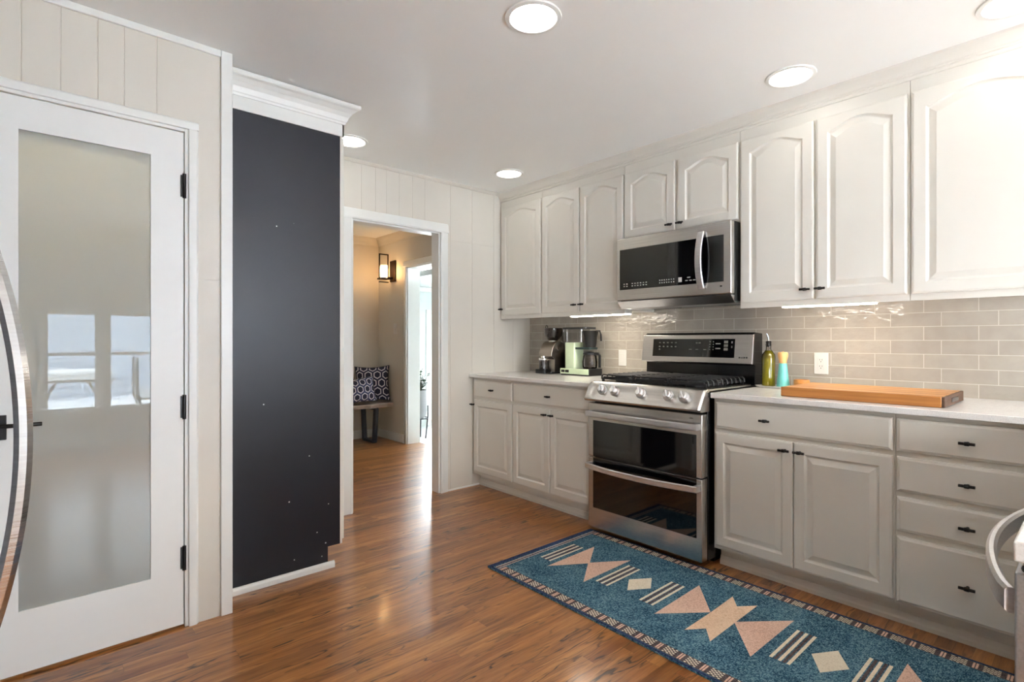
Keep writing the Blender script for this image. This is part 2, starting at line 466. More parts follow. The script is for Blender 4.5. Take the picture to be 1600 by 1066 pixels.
def thing(name, label, cat, loc=(0, 0, 0), group=None, kind=None):
    o = bpy.data.objects.new(name, None); COL.objects.link(o)
    o.location = loc; o.empty_display_size = 0.05
    ROOT[o.name] = Vector(loc)
    if kind: o['kind'] = kind
    if label: o['label'] = label
    if cat: o['category'] = cat
    if group: o['group'] = group
    return o
def tag(o, label, cat, group=None, kind=None):
    if label: o['label'] = label
    if cat: o['category'] = cat
    if group: o['group'] = group
    if kind: o['kind'] = kind
    return o
def struct(name, bm, m, bev=0.0, smooth=False):
    o = link(name, bm, m, None, smooth, bev); o['kind'] = 'structure'; return o

def copy_tree(o, parent=None):
    c = o.copy(); COL.objects.link(c); c.parent = parent
    for ch in list(o.children): copy_tree(ch, c)
    return c

# ------------------------------------------------------------------ setting
XW, YB, CZ = 3.29, 3.46, 2.44
YL = 2.55

bm = B(); box(bm, -1.1, 3.29, -2.54, 6.13, -0.05, 0); struct('floor', bm, M['oak'])
bm = B(); box(bm, -1.1, 3.39, -2.54, 6.13, CZ, CZ + 0.08); struct('ceiling', bm, M['ceil'])
bm = B(); box(bm, 3.29, 5.5, 3.56, 6.45, -0.05, 0); struct('floor_sunroom', bm, M['tile2'])
bm = B(); box(bm, 3.29, 5.5, 3.56, 6.45, 1.935, 2.0); struct('ceiling_sunroom', bm, M['sun'])

def grooved(bm, a0, a1, z0, z1, plane, back, gs, mi=0):
    """wall slab facing -Y with V grooves"""
    pts = [(a0, plane)]
    for g in sorted(gs):
        if a0 + 0.01 < g < a1 - 0.01:
            pts += [(g - 0.0025, plane), (g, plane + 0.0025), (g + 0.0025, plane)]
    pts += [(a1, plane), (a1, back), (a0, back)]
    prism(bm, pts, 'z', z0, z1, mi)

GL = [0.453, 0.346, 0.239, 0.158, 0.051, -0.056, -0.16, -0.3, -0.41, -0.5, -0.62, -0.75, -0.85]
bm = B()
grooved(bm, 0.458, 0.618, 0, 1.4455, YL, YL + 0.1, GL)
grooved(bm, 0.458, 0.618, 1.4475, CZ, YL, YL + 0.1, GL)
box(bm, 0.458, 0.618, YL + 0.003, YL + 0.1, 1.4455, 1.4475)
grooved(bm, -0.195, 0.458, 2.07, CZ, YL, YL + 0.1, GL)
grooved(bm, -1.1, -0.195, 0, CZ, YL, YL + 0.1, GL)
box(bm, 0.54, 0.618, YL + 0.1, YB, 0, CZ)
struct('wall_left', bm, M['wall'])
GB = [1.664, 1.77, 1.856, 1.96, 2.072, 2.18, 2.312, 2.414, 2.63, 2.86, 3.08]
OX0, OX1, OZ = 1.593, 2.317, 2.03
bm = B()
grooved(bm, 0.54, OX0, 0, CZ, YB, YB + 0.1, GB)
grooved(bm, OX1, XW, 0, 1.980, YB, YB + 0.1, GB)
grooved(bm, OX1, XW, 1.982, CZ, YB, YB + 0.1, GB)
box(bm, OX1, XW, YB + 0.003, YB + 0.1, 1.980, 1.982)
grooved(bm, OX0, OX1, OZ, CZ, YB, YB + 0.1, GB)
struct('wall_back', bm, M['wall'])
bm = B(); box(bm, XW, XW + 0.1, -2.54, YB + 0.1, 0, CZ); struct('wall_right', bm, M['wall'])
wy0, wy1, wz0, wz1 = -2.2, -1.4, 0.6, 1.4
bm = B(); box(bm, -1.1, -1.0, -2.54, wy0, 0, CZ); box(bm, -1.1, -1.0, wy1, YL, 0, CZ); box(bm, -1.1, -1.0, wy0, wy1, 0, wz0); box(bm, -1.1, -1.0, wy0, wy1, wz1, CZ); struct('wall_west', bm, M['wall'])
t = thing('window_8', None, None, (-1.0, -1.8, wz0), kind='structure')  # unseen window added to brighten the cabinet fronts
bm = B()
for q in ((wy0, wy0 + 0.04, wz0, wz1), (wy1 - 0.04, wy1, wz0, wz1), (wy0 + 0.04, wy1 - 0.04, wz0, wz0 + 0.04), (wy0 + 0.04, wy1 - 0.04, wz1 - 0.04, wz1)): box(bm, -1.08, -1.03, *q)
link('window_frame', bm, M['trim'], t)
bm = B(); box(bm, -1.057, -1.053, wy0 + 0.04, wy1 - 0.04, wz0 + 0.04, wz1 - 0.04); link('pane', bm, M['glass'], t)
# wall behind the camera: two mirrored windows, three unseen ones added for daylight
bm = B()
xs = [-1.0] + [v for ab in WINX for v in ab] + [XW]
for i in range(0, len(xs), 2): box(bm, xs[i], xs[i + 1], -2.54, -2.44, 0, CZ)
for (a, b), (c, d) in zip(WINX, WZ): box(bm, a, b, -2.54, -2.44, 0, c); box(bm, a, b, -2.54, -2.44, d, CZ)
struct('wall_rear', bm, M['wall'])
for i, ((a, b), (WZ0, WZ1)) in enumerate(zip(WINX, WZ)):
    t = thing('window_%d' % (i + 1), None, None, ((a + b) / 2, -2.44, WZ0), kind='structure')
    bm = B()
    for q in ((a, a + 0.025, WZ0, WZ1), (b - 0.025, b, WZ0, WZ1), (a + 0.025, b - 0.025, WZ0, WZ0 + 0.03), (a + 0.025, b - 0.025, WZ1 - 0.03, WZ1), (a + 0.025, b - 0.025, 1.02, 1.055)):
        box(bm, q[0], q[1], -2.52, -2.47, q[2], q[3])
    link('window_frame', bm, M['trim'], t, bev=0.002)
    bm = B(); box(bm, a + 0.025, b - 0.025, -2.498, -2.494, WZ0 + 0.03, WZ1 - 0.03); link('pane', bm, M['tint'] if i < 2 else M['glass'], t)
    bm = B()
    for q in ((a - 0.04, a, WZ0 - 0.04, WZ1 + 0.04), (b, b + 0.04, WZ0 - 0.04, WZ1 + 0.04), (a, b, WZ1, WZ1 + 0.04), (a, b, WZ0 - 0.04, WZ0)):
        box(bm, q[0], q[1], -2.44, -2.425, q[2], q[3])
    link('window_casing', bm, M['trim'], t, bev=0.002)
bm = B(); box(bm, -1.0, XW, -2.44, -2.425, 0, 0.11); box(bm, -1.0, XW, -2.44, -2.43, 0.11, 0.13); struct('baseboard_rear', bm, M['trim'])
# pantry behind the frosted door
bm = B(); box(bm, -1.0, 0.54, YB, YB + 0.1, 0, CZ); box(bm, -1.1, -1.0, YL + 0.1, YB + 0.1, 0, CZ); struct('wall_pantry', bm, M['wall'])

# hall
HX, HY = 3.13, 6.03
bm = B(); box(bm, 0.4, XW, HY, HY + 0.1, 0, CZ); struct('wall_hall_back', bm, M['hall'])
bm = B(); box(bm, 0.4, 0.5, YB + 0.1, HY, 0, CZ); struct('wall_hall_left', bm, M['hall'])
JY0, JY1 = 4.35, 5.34
bm = B(); box(bm, HX, XW, JY1, HY, 0, CZ); box(bm, HX, XW, YB + 0.1, JY0, 0, CZ); box(bm, HX, XW, JY0, JY1, OZ, CZ)
struct('wall_hall_right', bm, M['hall'])
def cove(bm, pts, ax, a0, a1): prism(bm, pts, ax, a0, a1)
cp = [(0, 0), (0, -0.085), (0.006, -0.085), (0.012, -0.07), (0.03, -0.045), (0.055, -0.02), (0.075, -0.01), (0.08, 0)]
bm = B(); prism(bm, [(HX - p[0], CZ + p[1]) for p in cp], 'y', YB + 0.1, HY)
prism(bm, [(HY - p[0], CZ + p[1]) for p in cp], 'x', 0.5, HX); struct('trim_hall_cove', bm, M['hall'])
bm = B(); box(bm, 0.5, HX, HY - 0.015, HY, 0, 0.10); box(bm, HX - 0.015, HX, JY1 + 0.07, HY - 0.015, 0, 0.10); struct('baseboard_hall', bm, M['trim'], bev=0.004)

def casing_prof(y, d, w=0.07):
    return [(0, 0), (0, 0.018), (0.012, 0.02), (0.02, 0.016), (w - 0.01, 0.012), (w, 0.006), (w, 0)]
def casing_Y(bm, x0, x1, ztop, y, w):          # casing on a wall facing -Y around an opening
    for s, e in ((-1, x0), (1, x1)):
        prism(bm, [(e + s * a, y - b) for a, b in casing_prof(0, 0, w)], 'z', 0, ztop)
    prism(bm, [(y - b, ztop + a) for a, b in casing_prof(0, 0, w)], 'x', x0 - w, x1 + w)
bm = B(); casing_Y(bm, OX0, OX1, OZ, YB, 0.073)
box(bm, OX0 - 0.0, OX0 + 0.012, YB, YB + 0.1, 0, OZ); box(bm, OX1 - 0.012, OX1, YB, YB + 0.1, 0, OZ); box(bm, OX0 + 0.012, OX1 - 0.012, YB, YB + 0.1, OZ - 0.012, OZ)
struct('trim_1', bm, M['trim'], bev=0.0015)
bm = B()
for s, e in ((1, JY1), (-1, JY0)):
    prism(bm, [(HX - b, e + s * a) for a, b in casing_prof(0, 0, 0.07)], 'z', 0, OZ)
prism(bm, [(HX - b, OZ + a) for a, b in casing_prof(0, 0, 0.07)], 'y', JY0 - 0.07, JY1 + 0.07)
box(bm, HX, XW, JY1 - 0.014, JY1, 0, OZ); box(bm, HX, XW, JY0, JY0 + 0.014, 0, OZ); box(bm, HX, XW, JY0 + 0.014, JY1 - 0.014, OZ - 0.014, OZ)
struct('trim_2', bm, M['trim'], bev=0.0015)

# sunroom
SY, SXE = 6.35, 5.4
gx0, gx1, gz0, gz1 = 4.08, 4.85, 0.06, 1.57
bm = B(); box(bm, XW, gx0, SY, SY + 0.1, 0, 1.935); box(bm, gx1, SXE, SY, SY + 0.1, 0, 1.935); box(bm, gx0, gx1, SY, SY + 0.1, gz1, 1.935); box(bm, gx0, gx1, SY, SY + 0.1, 0, gz0)
box(bm, XW, SXE, 3.46 + 0.1, 3.66, 0, 1.935)
box(bm, SXE, SXE + 0.1, 3.56, 4.7, 0, 1.935); box(bm, SXE, SXE + 0.1, 5.4, SY, 0, 1.935); box(bm, SXE, SXE + 0.1, 4.7, 5.4, 0, 0.6); box(bm, SXE, SXE + 0.1, 4.7, 5.4, 1.4, 1.935)
box(bm, XW, XW + 0.004, HY, SY, 0, 1.935)
struct('wall_sunroom', bm, M['sun'])
bm = B(); box(bm, XW + 0.01, SXE, SY - 0.02, SY, 1.865, 1.93); struct('trim_3', bm, M['trim'], bev=0.004)
t = thing('door_2', None, None, ((gx0 + gx1) / 2, SY, 0), kind='structure')
bm = B()
for q in ((gx0, gx0 + 0.05, gz0, gz1), (gx1 - 0.05, gx1, gz0, gz1), (gx0 + 0.05, gx1 - 0.05, gz0, gz0 + 0.1), (gx0 + 0.05, gx1 - 0.05, gz1 - 0.06, gz1)):
    box(bm, q[0], q[1], SY + 0.02, SY + 0.06, q[2], q[3])
link('door_frame', bm, M['trim'], t, bev=0.002)
bm = B(); box(bm, gx0 + 0.05, gx1 - 0.05, SY + 0.038, SY + 0.042, gz0 + 0.1, gz1 - 0.06); link('pane', bm, M['glass'], t)
bm = B(); box(bm, gx0 - 0.06, gx0, SY - 0.015, SY, 0, gz1 + 0.05); box(bm, gx1, gx1 + 0.06, SY - 0.015, SY, 0, gz1 + 0.05); box(bm, gx0, gx1, SY - 0.015, SY, gz1, gz1 + 0.05)
link('door_casing', bm, M['trim'], t, bev=0.002)
t = thing('window_6', None, None, (SXE, 5.05, 0.6), kind='structure')  # unseen side window added to bring daylight into the sunroom
bm = B()
for q in ((4.7, 4.74, 0.6, 1.4), (5.36, 5.4, 0.6, 1.4), (4.74, 5.36, 0.6, 0.64), (4.74, 5.36, 1.36, 1.4)):
    box(bm, SXE + 0.02, SXE + 0.06, *q)
link('window_frame', bm, M['trim'], t)
bm = B(); box(bm, SXE + 0.038, SXE + 0.042, 4.74, 5.36, 0.64, 1.36); link('pane', bm, M['glass'], t)

# kitchen trims
bm = B()                                            # corner board at the end of the door wall and strip under the ceiling
box(bm, 0.576, 0.622, YL - 0.012, YL, 0, CZ); box(bm, 0.612, 0.622, YL, YL + 0.1, 0, CZ)
box(bm, -1.0, 0.576, YL - 0.012, YL, CZ - 0.028, CZ)
struct('trim_4', bm, M['trim'], bev=0.003)
bm = B(); prism(bm, [(YB - a, CZ - b) for a, b in ((0, 0), (0, 0.022), (0.008, 0.02), (0.018, 0.008), (0.02, 0))], 'x', 1.2, 2.94); struct('trim_5', bm, M['wall'])
# casing of the pantry door
DX0, DX1 = -0.176, 0.439
bm = B()
pj = [(0, 0), (0, 0.014), (0.01, 0.016), (0.028, 0.014), (0.036, 0.006), (0.036, 0)]
for s, e in ((1, 0.456), (-1, -0.193)):
    prism(bm, [(e + s * a, YL - b) for a, b in pj], 'z', 0, 2.068)
prism(bm, [(YL - b, 2.068 + a) for a, b in pj], 'x', -0.229, 0.492)
for x0, x1 in ((0.443, 0.458), (-0.195, -0.18)): box(bm, x0, x1, YL - 0.003, YL + 0.1, 0, 2.07)
box(bm, -0.18, 0.443, YL - 0.003, YL + 0.1, 2.056, 2.07)
box(bm, 0.43, 0.443, YL + 0.045, YL + 0.06, 0, 2.056); box(bm, -0.18, -0.167, YL + 0.045, YL + 0.06, 0, 2.056)
struct('trim_6', bm, M['trim'], bev=0.0015)
# pantry door
t = thing('door_1', None, None, (0.13, YL, 0), kind='structure')
gx0, gx1, gz0, gz1 = -0.063, 0.326, 0.231, 1.937
bm = B()
for q in ((DX0, gx0, 0.012, 2.052), (gx1, DX1, 0.012, 2.052), (gx0, gx1, 0.012, gz0), (gx0, gx1, gz1, 2.052)):
    box(bm, q[0], q[1], YL + 0.002, YL + 0.04, q[2], q[3])
bmesh.ops.remove_doubles(bm, verts=bm.verts[:], dist=1e-5)
link('door_leaf', bm, M['door'], t)
bm = B(); box(bm, gx0, gx1, YL + 0.010, YL + 0.016, gz0, gz1); link('glass_panel', bm, M['frost'], t)
for z in (1.83, 0.914, 0.288):
    bm = B(); rod(bm, [(0.441, YL - 0.006, z - 0.05), (0.441, YL - 0.006, z + 0.05)], 0.007, 12)
    box(bm, 0.428, 0.441, YL - 0.002, YL + 0.001, z - 0.045, z + 0.045); link('hinge', bm, M['black'], t, smooth=True)
bm = B(); box(bm, -0.155, -0.093, YL - 0.012, YL + 0.002, 0.845, 0.93)
rod(bm, [(-0.124, YL - 0.01, 0.9), (-0.124, YL - 0.06, 0.9)], 0.011, 14)
bar(bm, [(-0.136, YL - 0.06, 0.897), (0.0, YL - 0.06, 0.897)], 0.014, 0.014, (0, 0, 1))
link('door_handle', bm, M['black'], t, bev=0.0015)

# ------------------------------------------------------------------ cabinet doors and fronts
ORI = {'-x': lambda p, s, d, z: (p + d, s, z), '+x': lambda p, s, d, z: (p - d, s, z), '+y': lambda p, s, d, z: (s, p - d, z)}
def contour(s0, s1, z0, z1, rise=0.0, n=20):
    P = [(s0, z0), (s1, z0)]
    for k in range(n + 1):
        u = k / n; t_ = 1 - abs(2 * u - 1)
        sm = math.sin(PI / 2 * t_) ** 1.35
        P.append((s1 + (s0 - s1) * u, z1 + rise * sm))
    return P
def raised_door(parent, face, s0, s1, z0, z1, ori='-x', arch=0.0, fr=0.045, frt=0.05, top=None, name='door', thick=0.019):
    F = ORI[ori]; bm = B(); L = []
    def add(c, d): L.append([F(face, s, d, z) for s, z in c])
    a, b, c_, d_ = s0, s1, z0, z1
    add(contour(a, b, c_, d_), thick)
    add(contour(a, b, c_, d_), 0.005)
    add(contour(a + 0.002, b - 0.002, c_ + 0.002, d_ - 0.002), 0.002)
    add(contour(a + 0.009, b - 0.009, c_ + 0.009, d_ - 0.009), 0.0)
    ia, ib, ic, idd = s0 + fr, s1 - fr, z0 + frt, z1 - (top if top else frt)
    def ic_(e, dep): add(contour(ia + e, ib - e, ic + e, idd - e, arch), dep)
    ic_(0, 0.0); ic_(0.003, 0.0045); ic_(0.008, 0.008); ic_(0.012, 0.0085); ic_(0.034, 0.002); ic_(0.037, 0.001)
    loops(bm, L)
    return link(name, bm, M['cab'], parent, smooth=False, bev=0)
def slab_front(parent, face, s0, s1, z0, z1, ori='-x', name='drawer', thick=0.019):
    F = ORI[ori]; bm = B(); L = []
    for e, d in ((0, thick), (0, 0.007), (0.002, 0.004), (0.006, 0.003), (0.012, 0.0)):
        L.append([F(face, s, d, z) for s, z in ((s0 + e, z0 + e), (s1 - e, z0 + e), (s1 - e, z1 - e), (s0 + e, z1 - e))])
    loops(bm, L)
    return link(name, bm, M['cab'], parent)
def knob(parent, face, s, z, ori='-x'):
    F = ORI[ori]; bm = B()
    P = lambda ds, d: F(face, s + ds, d, z)
    rod(bm, [P(0, 0.0), P(0, -0.02)], [0.006, 0.005], 10)
    rod(bm, [P(-0.025, -0.024), P(-0.0245, -0.024), P(-0.009, -0.024), P(-0.006, -0.024), P(0.006, -0.024), P(0.009, -0.024), P(0.0245, -0.024), P(0.025, -0.024)],
        [0.004, 0.0058, 0.0058, 0.0082, 0.0082, 0.0058, 0.0058, 0.004], 12)
    return link('knob', bm, M['black'], parent, smooth=True)

XD = 2.624     # lower door faces
XF = 2.643     # lower face frame
def base_cab(name, label, y0, y1, group=None):
    t = thing(name, label, 'cabinet', (3.0, (y0 + y1) / 2, 0), group)
    bm = B()
    box(bm, XF, XW - 0.004, y0, y1, 0.102, 0.888)
    box(bm, 2.715, XW - 0.004, y0, y1, 0.0, 0.102)
    link('body', bm, M['cab'], t)
    return t
t = base_cab('base_cabinet', 'narrow white base cabinet in the far corner, one drawer over one door', 2.9615, YB - 0.004)
d = slab_front(t, XD, 2.968, 3.432, 0.732, 0.871); knob(d, XD, 3.185, 0.80)
d = raised_door(t, XD, 2.968, 3.432, 0.127, 0.712); knob(d, XD, 3.425, 0.672)
t = base_cab('base_cabinet', 'white base cabinet directly left of the range, wide drawer over a pair of doors', 2.166, 2.960)
d = slab_front(t, XD, 2.186, 2.954, 0.732, 0.871); knob(d, XD, 2.57, 0.80)
d = raised_door(t, XD, 2.573, 2.954, 0.127, 0.712); knob(d, XD, 2.605, 0.672)
d = raised_door(t, XD, 2.186, 2.567, 0.127, 0.712); knob(d, XD, 2.540, 0.672)
t = base_cab('base_cabinet', 'white base cabinet directly right of the range, wide drawer over two raised panel doors', 0.5895, 1.378)
d = slab_front(t, XD, 0.596, 1.366, 0.735, 0.871); knob(d, XD, 1.106, 0.80)
d = raised_door(t, XD, 0.984, 1.366, 0.122, 0.713); knob(d, XD, 1.017, 0.671)
d = raised_door(t, XD, 0.596, 0.980, 0.122, 0.713); knob(d, XD, 0.951, 0.671)
t = base_cab('base_cabinet', 'white base cabinet made of four stacked drawers at the right end', 0.125, 0.588)
for z0, z1, kz in ((0.736, 0.871, 0.80), (0.571, 0.713, 0.64), (0.410, 0.549, 0.477), (0.118, 0.387, 0.253)):
    d = slab_front(t, XD, 0.134, 0.581, z0, z1); knob(d, XD, 0.357, kz)
# shoe moulding along the toe kick
bm = B()
pp = [(2.715, 0.0), (2.703, 0.0), (2.702, 0.018), (2.706, 0.026), (2.711, 0.045), (2.715, 0.048)]
prism(bm, pp, 'y', 2.166, YB - 0.001); prism(bm, pp, 'y', 0.05, 1.378)
struct('baseboard_right', bm, M['cab'])
bm = B(); box(bm, 2.39, 2.715, YB - 0.006, YB, 0, 0.012); struct('baseboard_back', bm, M['trim'])

# ------------------------------------------------------------------ worktops and peninsula
XC = 2.60
bm = B(); box(bm, XC, XW - 0.008, 2.163, YB - 0.001, 0.890, 0.918)
tag(link('countertop', bm, M['quartz'], None, bev=0.003), 'white quartz worktop left of the range under the coffee machines', 'countertop')
bm = B(); prism(bm, [(XC, 0.087), (XC, 1.379), (XW - 0.008, 1.379), (XW - 0.008, -0.56), (0.985, -0.56), (0.985, 0.087)], 'z', 0.890, 0.918)
tag(link('countertop', bm, M['quartz'], None, bev=0.003), 'long white quartz worktop right of the range carrying the wooden board', 'countertop')

t = thing('dishwasher', 'grey stainless dishwasher with big bowed handle at the right picture edge', 'dishwasher', (1.3, -0.2, 0))
bm = B(); box(bm, 1.002, 1.600, -0.52, 0.05, 0.10, 0.888); box(bm, 1.03, 1.58, -0.5, -0.02, 0, 0.10); link('body', bm, M['steelx'], t)
bm = B(); box(bm, 1.0, 1.602, 0.055, 0.087, 0.11, 0.872); link('door', bm, M['steelx'], t, bev=0.003)
bm = B()
pts = []
for k in range(25):
    u = k / 24; x = 1.015 + 0.57 * u
    pts.append((x, 0.092 + 0.046 * math.sin(PI * u) ** 0.75, 0.826))
bar(bm, pts, 0.014, 0.036, (0, 0, 1)); link('handle', bm, M['steelz'], t, smooth=True)
bm = B(); rod(bm, [(0.996, 0.074, 0.880), (1.01, 0.074, 0.880)], 0.006, 10); link('hinge_bolt', bm, M['black'], t)
t = thing('peninsula_cabinet', 'white peninsula base cabinet beyond the dishwasher, beside the stack of drawers', 'cabinet', (2.1, -0.2, 0))
bm = B(); box(bm, 1.606, XW - 0.004, -0.52, 0.06, 0.10, 0.888); box(bm, 1.606, XW - 0.004, -0.46, 0.0, 0, 0.10); box(bm, 2.66, XW - 0.004, 0.06, 0.122, 0, 0.888); link('body', bm, M['cab'], t)
raised_door(t, 0.08, 1.62, 2.1, 0.127, 0.712, '+y'); raised_door(t, 0.08, 2.11, 2.58, 0.127, 0.712, '+y')

# ------------------------------------------------------------------ wall cabinets
XU, XUF = 2.921, 2.940
def wall_cab(label, y0, y1, z0):
    t = thing('wall_cabinet', label, 'cabinet', (3.1, (y0 + y1) / 2, z0))
    bm = B()
    # hollow underside behind the face frame
    box(bm, XUF, XW - 0.004, y0, y1, z0 + 0.022, CZ - 0.002)
    box(bm, XUF, XUF + 0.02, y0, y1, z0, z0 + 0.022)
    link('body', bm, M['cab'], t)
    return t
def udoor(t, y0, y1, z0, z1=2.305, fr=0.052): return raised_door(t, XU, y0, y1, z0, z1, '-x', arch=0.042, fr=fr, frt=0.05, top=0.078)
ZU = 1.370
t = wall_cab('leftmost white wall cabinet in the far corner, tall single arched door', 2.957, YB - 0.004, ZU)
d = udoor(t, 2.963, 3.434, 1.400); knob(d, XU, 3.418, 1.452)
t = wall_cab('white wall cabinet above the coffee machines, pair of tall arched doors', 2.1675, 2.955, ZU)
d = udoor(t, 2.566, 2.947, 1.400, fr=0.045); knob(d, XU, 2.596, 1.45)
d = udoor(t, 2.174, 2.555, 1.400, fr=0.045); knob(d, XU, 2.528, 1.45)
t = wall_cab('short white wall cabinet with two small doors above the microwave', 1.380, 2.1660, 1.858)
d = udoor(t, 1.784, 2.160, 1.872); knob(d, XU, 1.812, 1.908)
d = udoor(t, 1.386, 1.764, 1.872); knob(d, XU, 1.738, 1.908)
t = wall_cab('white wall cabinet right of the microwave, pair of tall arched doors', 0.5995, 1.3785, ZU)
d = udoor(t, 0.995, 1.372, 1.400); knob(d, XU, 1.030, 1.45)
d = udoor(t, 0.608, 0.984, 1.400); knob(d, XU, 0.960, 1.45)
t = wall_cab('wide white wall cabinet cut by the right picture edge', 0.11, 0.598, ZU)
d = udoor(t, 0.118, 0.591, 1.400); knob(d, XU, 0.15, 1.45)
bm = B()
cr = [(2.94, 2.366), (2.934, 2.366), (2.931, 2.372), (2.931, 2.380), (2.925, 2.383), (2.925, 2.390), (2.921, 2.393), (2.916, 2.405), (2.906, 2.420), (2.897, 2.430), (2.893, 2.44), (2.94, 2.44)]
prism(bm, cr, 'y', 0.11, YB); struct('trim_7', bm, M['cab'])
for y0, y1, lb in ((2.17, 2.69, 'glowing under-cabinet light bar above the coffee machines'), (0.74, 1.17, 'glowing under-cabinet light bar above the right worktop')):
    t = thing('light_bar', lb, 'light', (3.0, (y0 + y1) / 2, 1.36), 'under-cabinet light bars')
    bm = B(); box(bm, 2.965, 3.02, y0, y1, 1.372, 1.392); link('housing', bm, M['plate'], t)
    bm = B(); box(bm, 2.968, 3.017, y0 + 0.005, y1 - 0.005, 1.365, 1.3725); link('diffuser', bm, M['ledglow'], t)

bm = B(); box(bm, XW - 0.008, XW, -0.56, YB, 0.888, 1.40); box(bm, XW - 0.008, XW, 1.38, 2.166, 1.40, 1.46); struct('trim_8', bm, M['tile'])

# ------------------------------------------------------------------ tall cabinet with dark side panel
t = thing('tall_cabinet', 'tall cabinet with charcoal painted side panel and white crown between door and doorway', 'cabinet', (0.9, 3.1, 0))
CX = 1.182
bm = B(); box(bm, 0.624, CX - 0.002, 2.728, YB - 0.004, 0.112, 2.40); box(bm, 0.624, 1.117, 2.728, YB - 0.004, 0, 0.112); link('body', bm, M['cab'], t)
bm = B(); box(bm, CX, CX + 0.012, 2.708, YB - 0.004, 0.112, 2.30); link('face_frame', bm, M['cab'], t, bev=0.001)
for z0, z1 in ((0.13, 1.13), (1.15, 2.27)):
    raised_door(t, CX + 0.030, 2.722, YB - 0.02, z0, z1, '+x', name='door', thick=0.017)
bm = B()
box(bm, 0.624, CX + 0.020, 2.704, 2.7099, 2.272, 2.338)
box(bm, CX + 0.0121, CX + 0.02, 2.704, YB - 0.004, 2.272, 2.338)
cpz = [(0, 2.335), (0.008, 2.335), (0.010, 2.345), (0.014, 2.350), (0.016, 2.356), (0.022, 2.372), (0.034, 2.390), (0.052, 2.406), (0.064, 2.412), (0.068, 2.418), (0.068, 2.432), (0, 2.432)]
# crown: mitred run along the side (-Y) and the front (+X)
L0 = [(0.624, 2.706 - a, z) for a, z in cpz]
L1 = [(CX + 0.018 + a, 2.706 - a, z) for a, z in cpz]
L2 = [(CX + 0.018 + a, YB - 0.004, z) for a, z in cpz]
loops(bm, [L0, L1, L2])
link('crown', bm, M['trim'], t)
bm = B(); prism(bm, [(2.7098, 0.0), (2.698, 0.0), (2.698, 0.022), (2.702, 0.032), (2.7098, 0.034)], 'x', 0.624, 1.150); struct('baseboard_left', bm, M['trim'])
# charcoal side panel with pale chips
bm = B(); prism(bm, [(0.624, 0.0), (1.117, 0.0), (1.117, 0.112), (CX, 0.112), (CX, 2.275), (0.624, 2.275)], 'y', 2.710, 2.728)
nf = len(bm.faces)
for (x, z, r, rt) in ((0.80, 0.88, 0.0035, 0), (0.92, 0.385, 0.004, 0), (0.945, 0.09, 0.0035, 0), (1.085, 0.07, 0.0035, 0), (1.105, 0.135, 0.004, 0.4), (1.02, 0.60, 0.003, 0.2), (1.12, 0.335, 0.003, 0), (0.86, 1.75, 0.003, 0), (1.06, 0.2, 0.0035, 0.6)):
    lathe(bm, (x, 2.7099, z), [(r, 0), (r * 0.7, 0.0003)], 7, axis=(0, -1, 0))
for f in list(bm.faces)[nf:]: f.material_index = 1
link('side_panel', bm, [M['dark'], mat('paint_chip', srgb(205, 200, 200), 0.7)], t, label='charcoal painted side panel with small pale chips')

# ------------------------------------------------------------------ ceiling lights
def downlight(x, y, label, r=0.088):
    t = thing('ceiling_light', label, 'light', (x, y, CZ), 'recessed ceiling lights')
    bm = B(); lathe(bm, (x, y, CZ), [(r + 0.022, -0.0005), (r + 0.020, -0.006), (r + 0.004, -0.008), (r, -0.003), (r, -0.0005)], 40, cap0=False, cap1=False)
    link('frame', bm, M['trim'], t, smooth=True)
    bm = B(); lathe(bm, (x, y, CZ), [(r, -0.0008), (r - 0.002, -0.0035), (0.001, -0.0035)], 40, cap0=True); link('diffuser', bm, M['glow'], t)
downlight(1.421, 1.479, 'largest round recessed ceiling light at the top centre of the picture')
downlight(2.648, 1.002, 'round recessed ceiling light above the cabinets right of the microwave')
downlight(2.613, 2.983, 'small round recessed ceiling light near the far corner wall cabinet')
downlight(1.442, 3.155, 'round recessed ceiling light half hidden behind the tall cabinet crown')
downlight(2.681, 0.233, 'round recessed ceiling light cut off at the top right corner')
downlight(0.95, -1.0, 'unseen fill downlight added behind the camera near the windows')  # this and the next: fill lamps added for the drawer fronts
downlight(1.0, 0.25, 'unseen fill downlight added right above the camera')
downlight(2.0, -2.1, 'unseen downlight added behind the camera closest to the rear windows')  # this and the next: unseen lamps added for general room light
downlight(2.6, -1.0, 'unseen downlight added behind the camera by the right wall')
downlight(1.5, 4.5, 'unseen downlight added to brighten the hall beyond the doorway header')  # lamp added out of view to lift the hall walls
t = thing('ceiling_light', 'small warm light inside the pantry behind frosted glass', 'light', (0.0, 3.0, CZ))
bm = B(); lathe(bm, (0.0, 3.0, CZ), [(0.10, -0.001), (0.10, -0.03), (0.06, -0.05), (0.001, -0.055)], 24); link('diffuser', bm, mat('pantry_light', (1, 1, 1, 1), 0.5, emit=(1, 0.86, 0.62, 1), estr=95), t)

# ------------------------------------------------------------------ range
RY0, RY1 = 1.391, 2.153
t = thing('range', 'stainless steel gas range with double oven between the base cabinets', 'range', (2.9, 1.77, 0))
bm = B(); box(bm, 2.602, 3.20, RY0 + 0.003, RY1 - 0.003, 0.035, 0.925); box(bm, 2.70, 3.15, RY0 + 0.02, RY1 - 0.02, 0.0, 0.035)
link('body', bm, M['enamel'], t, bev=0.002)
bm = B(); box(bm, 2.60, 3.10, RY0, RY1, 0.922, 0.932)
link('cooktop', bm, M['steel'], t, bev=0.002)
bm = B(); box(bm, 2.625, 3.085, RY0 + 0.02, RY1 - 0.02, 0.9325, 0.936); link('burner_tray', bm, M['enamel'], t, bev=0.001)
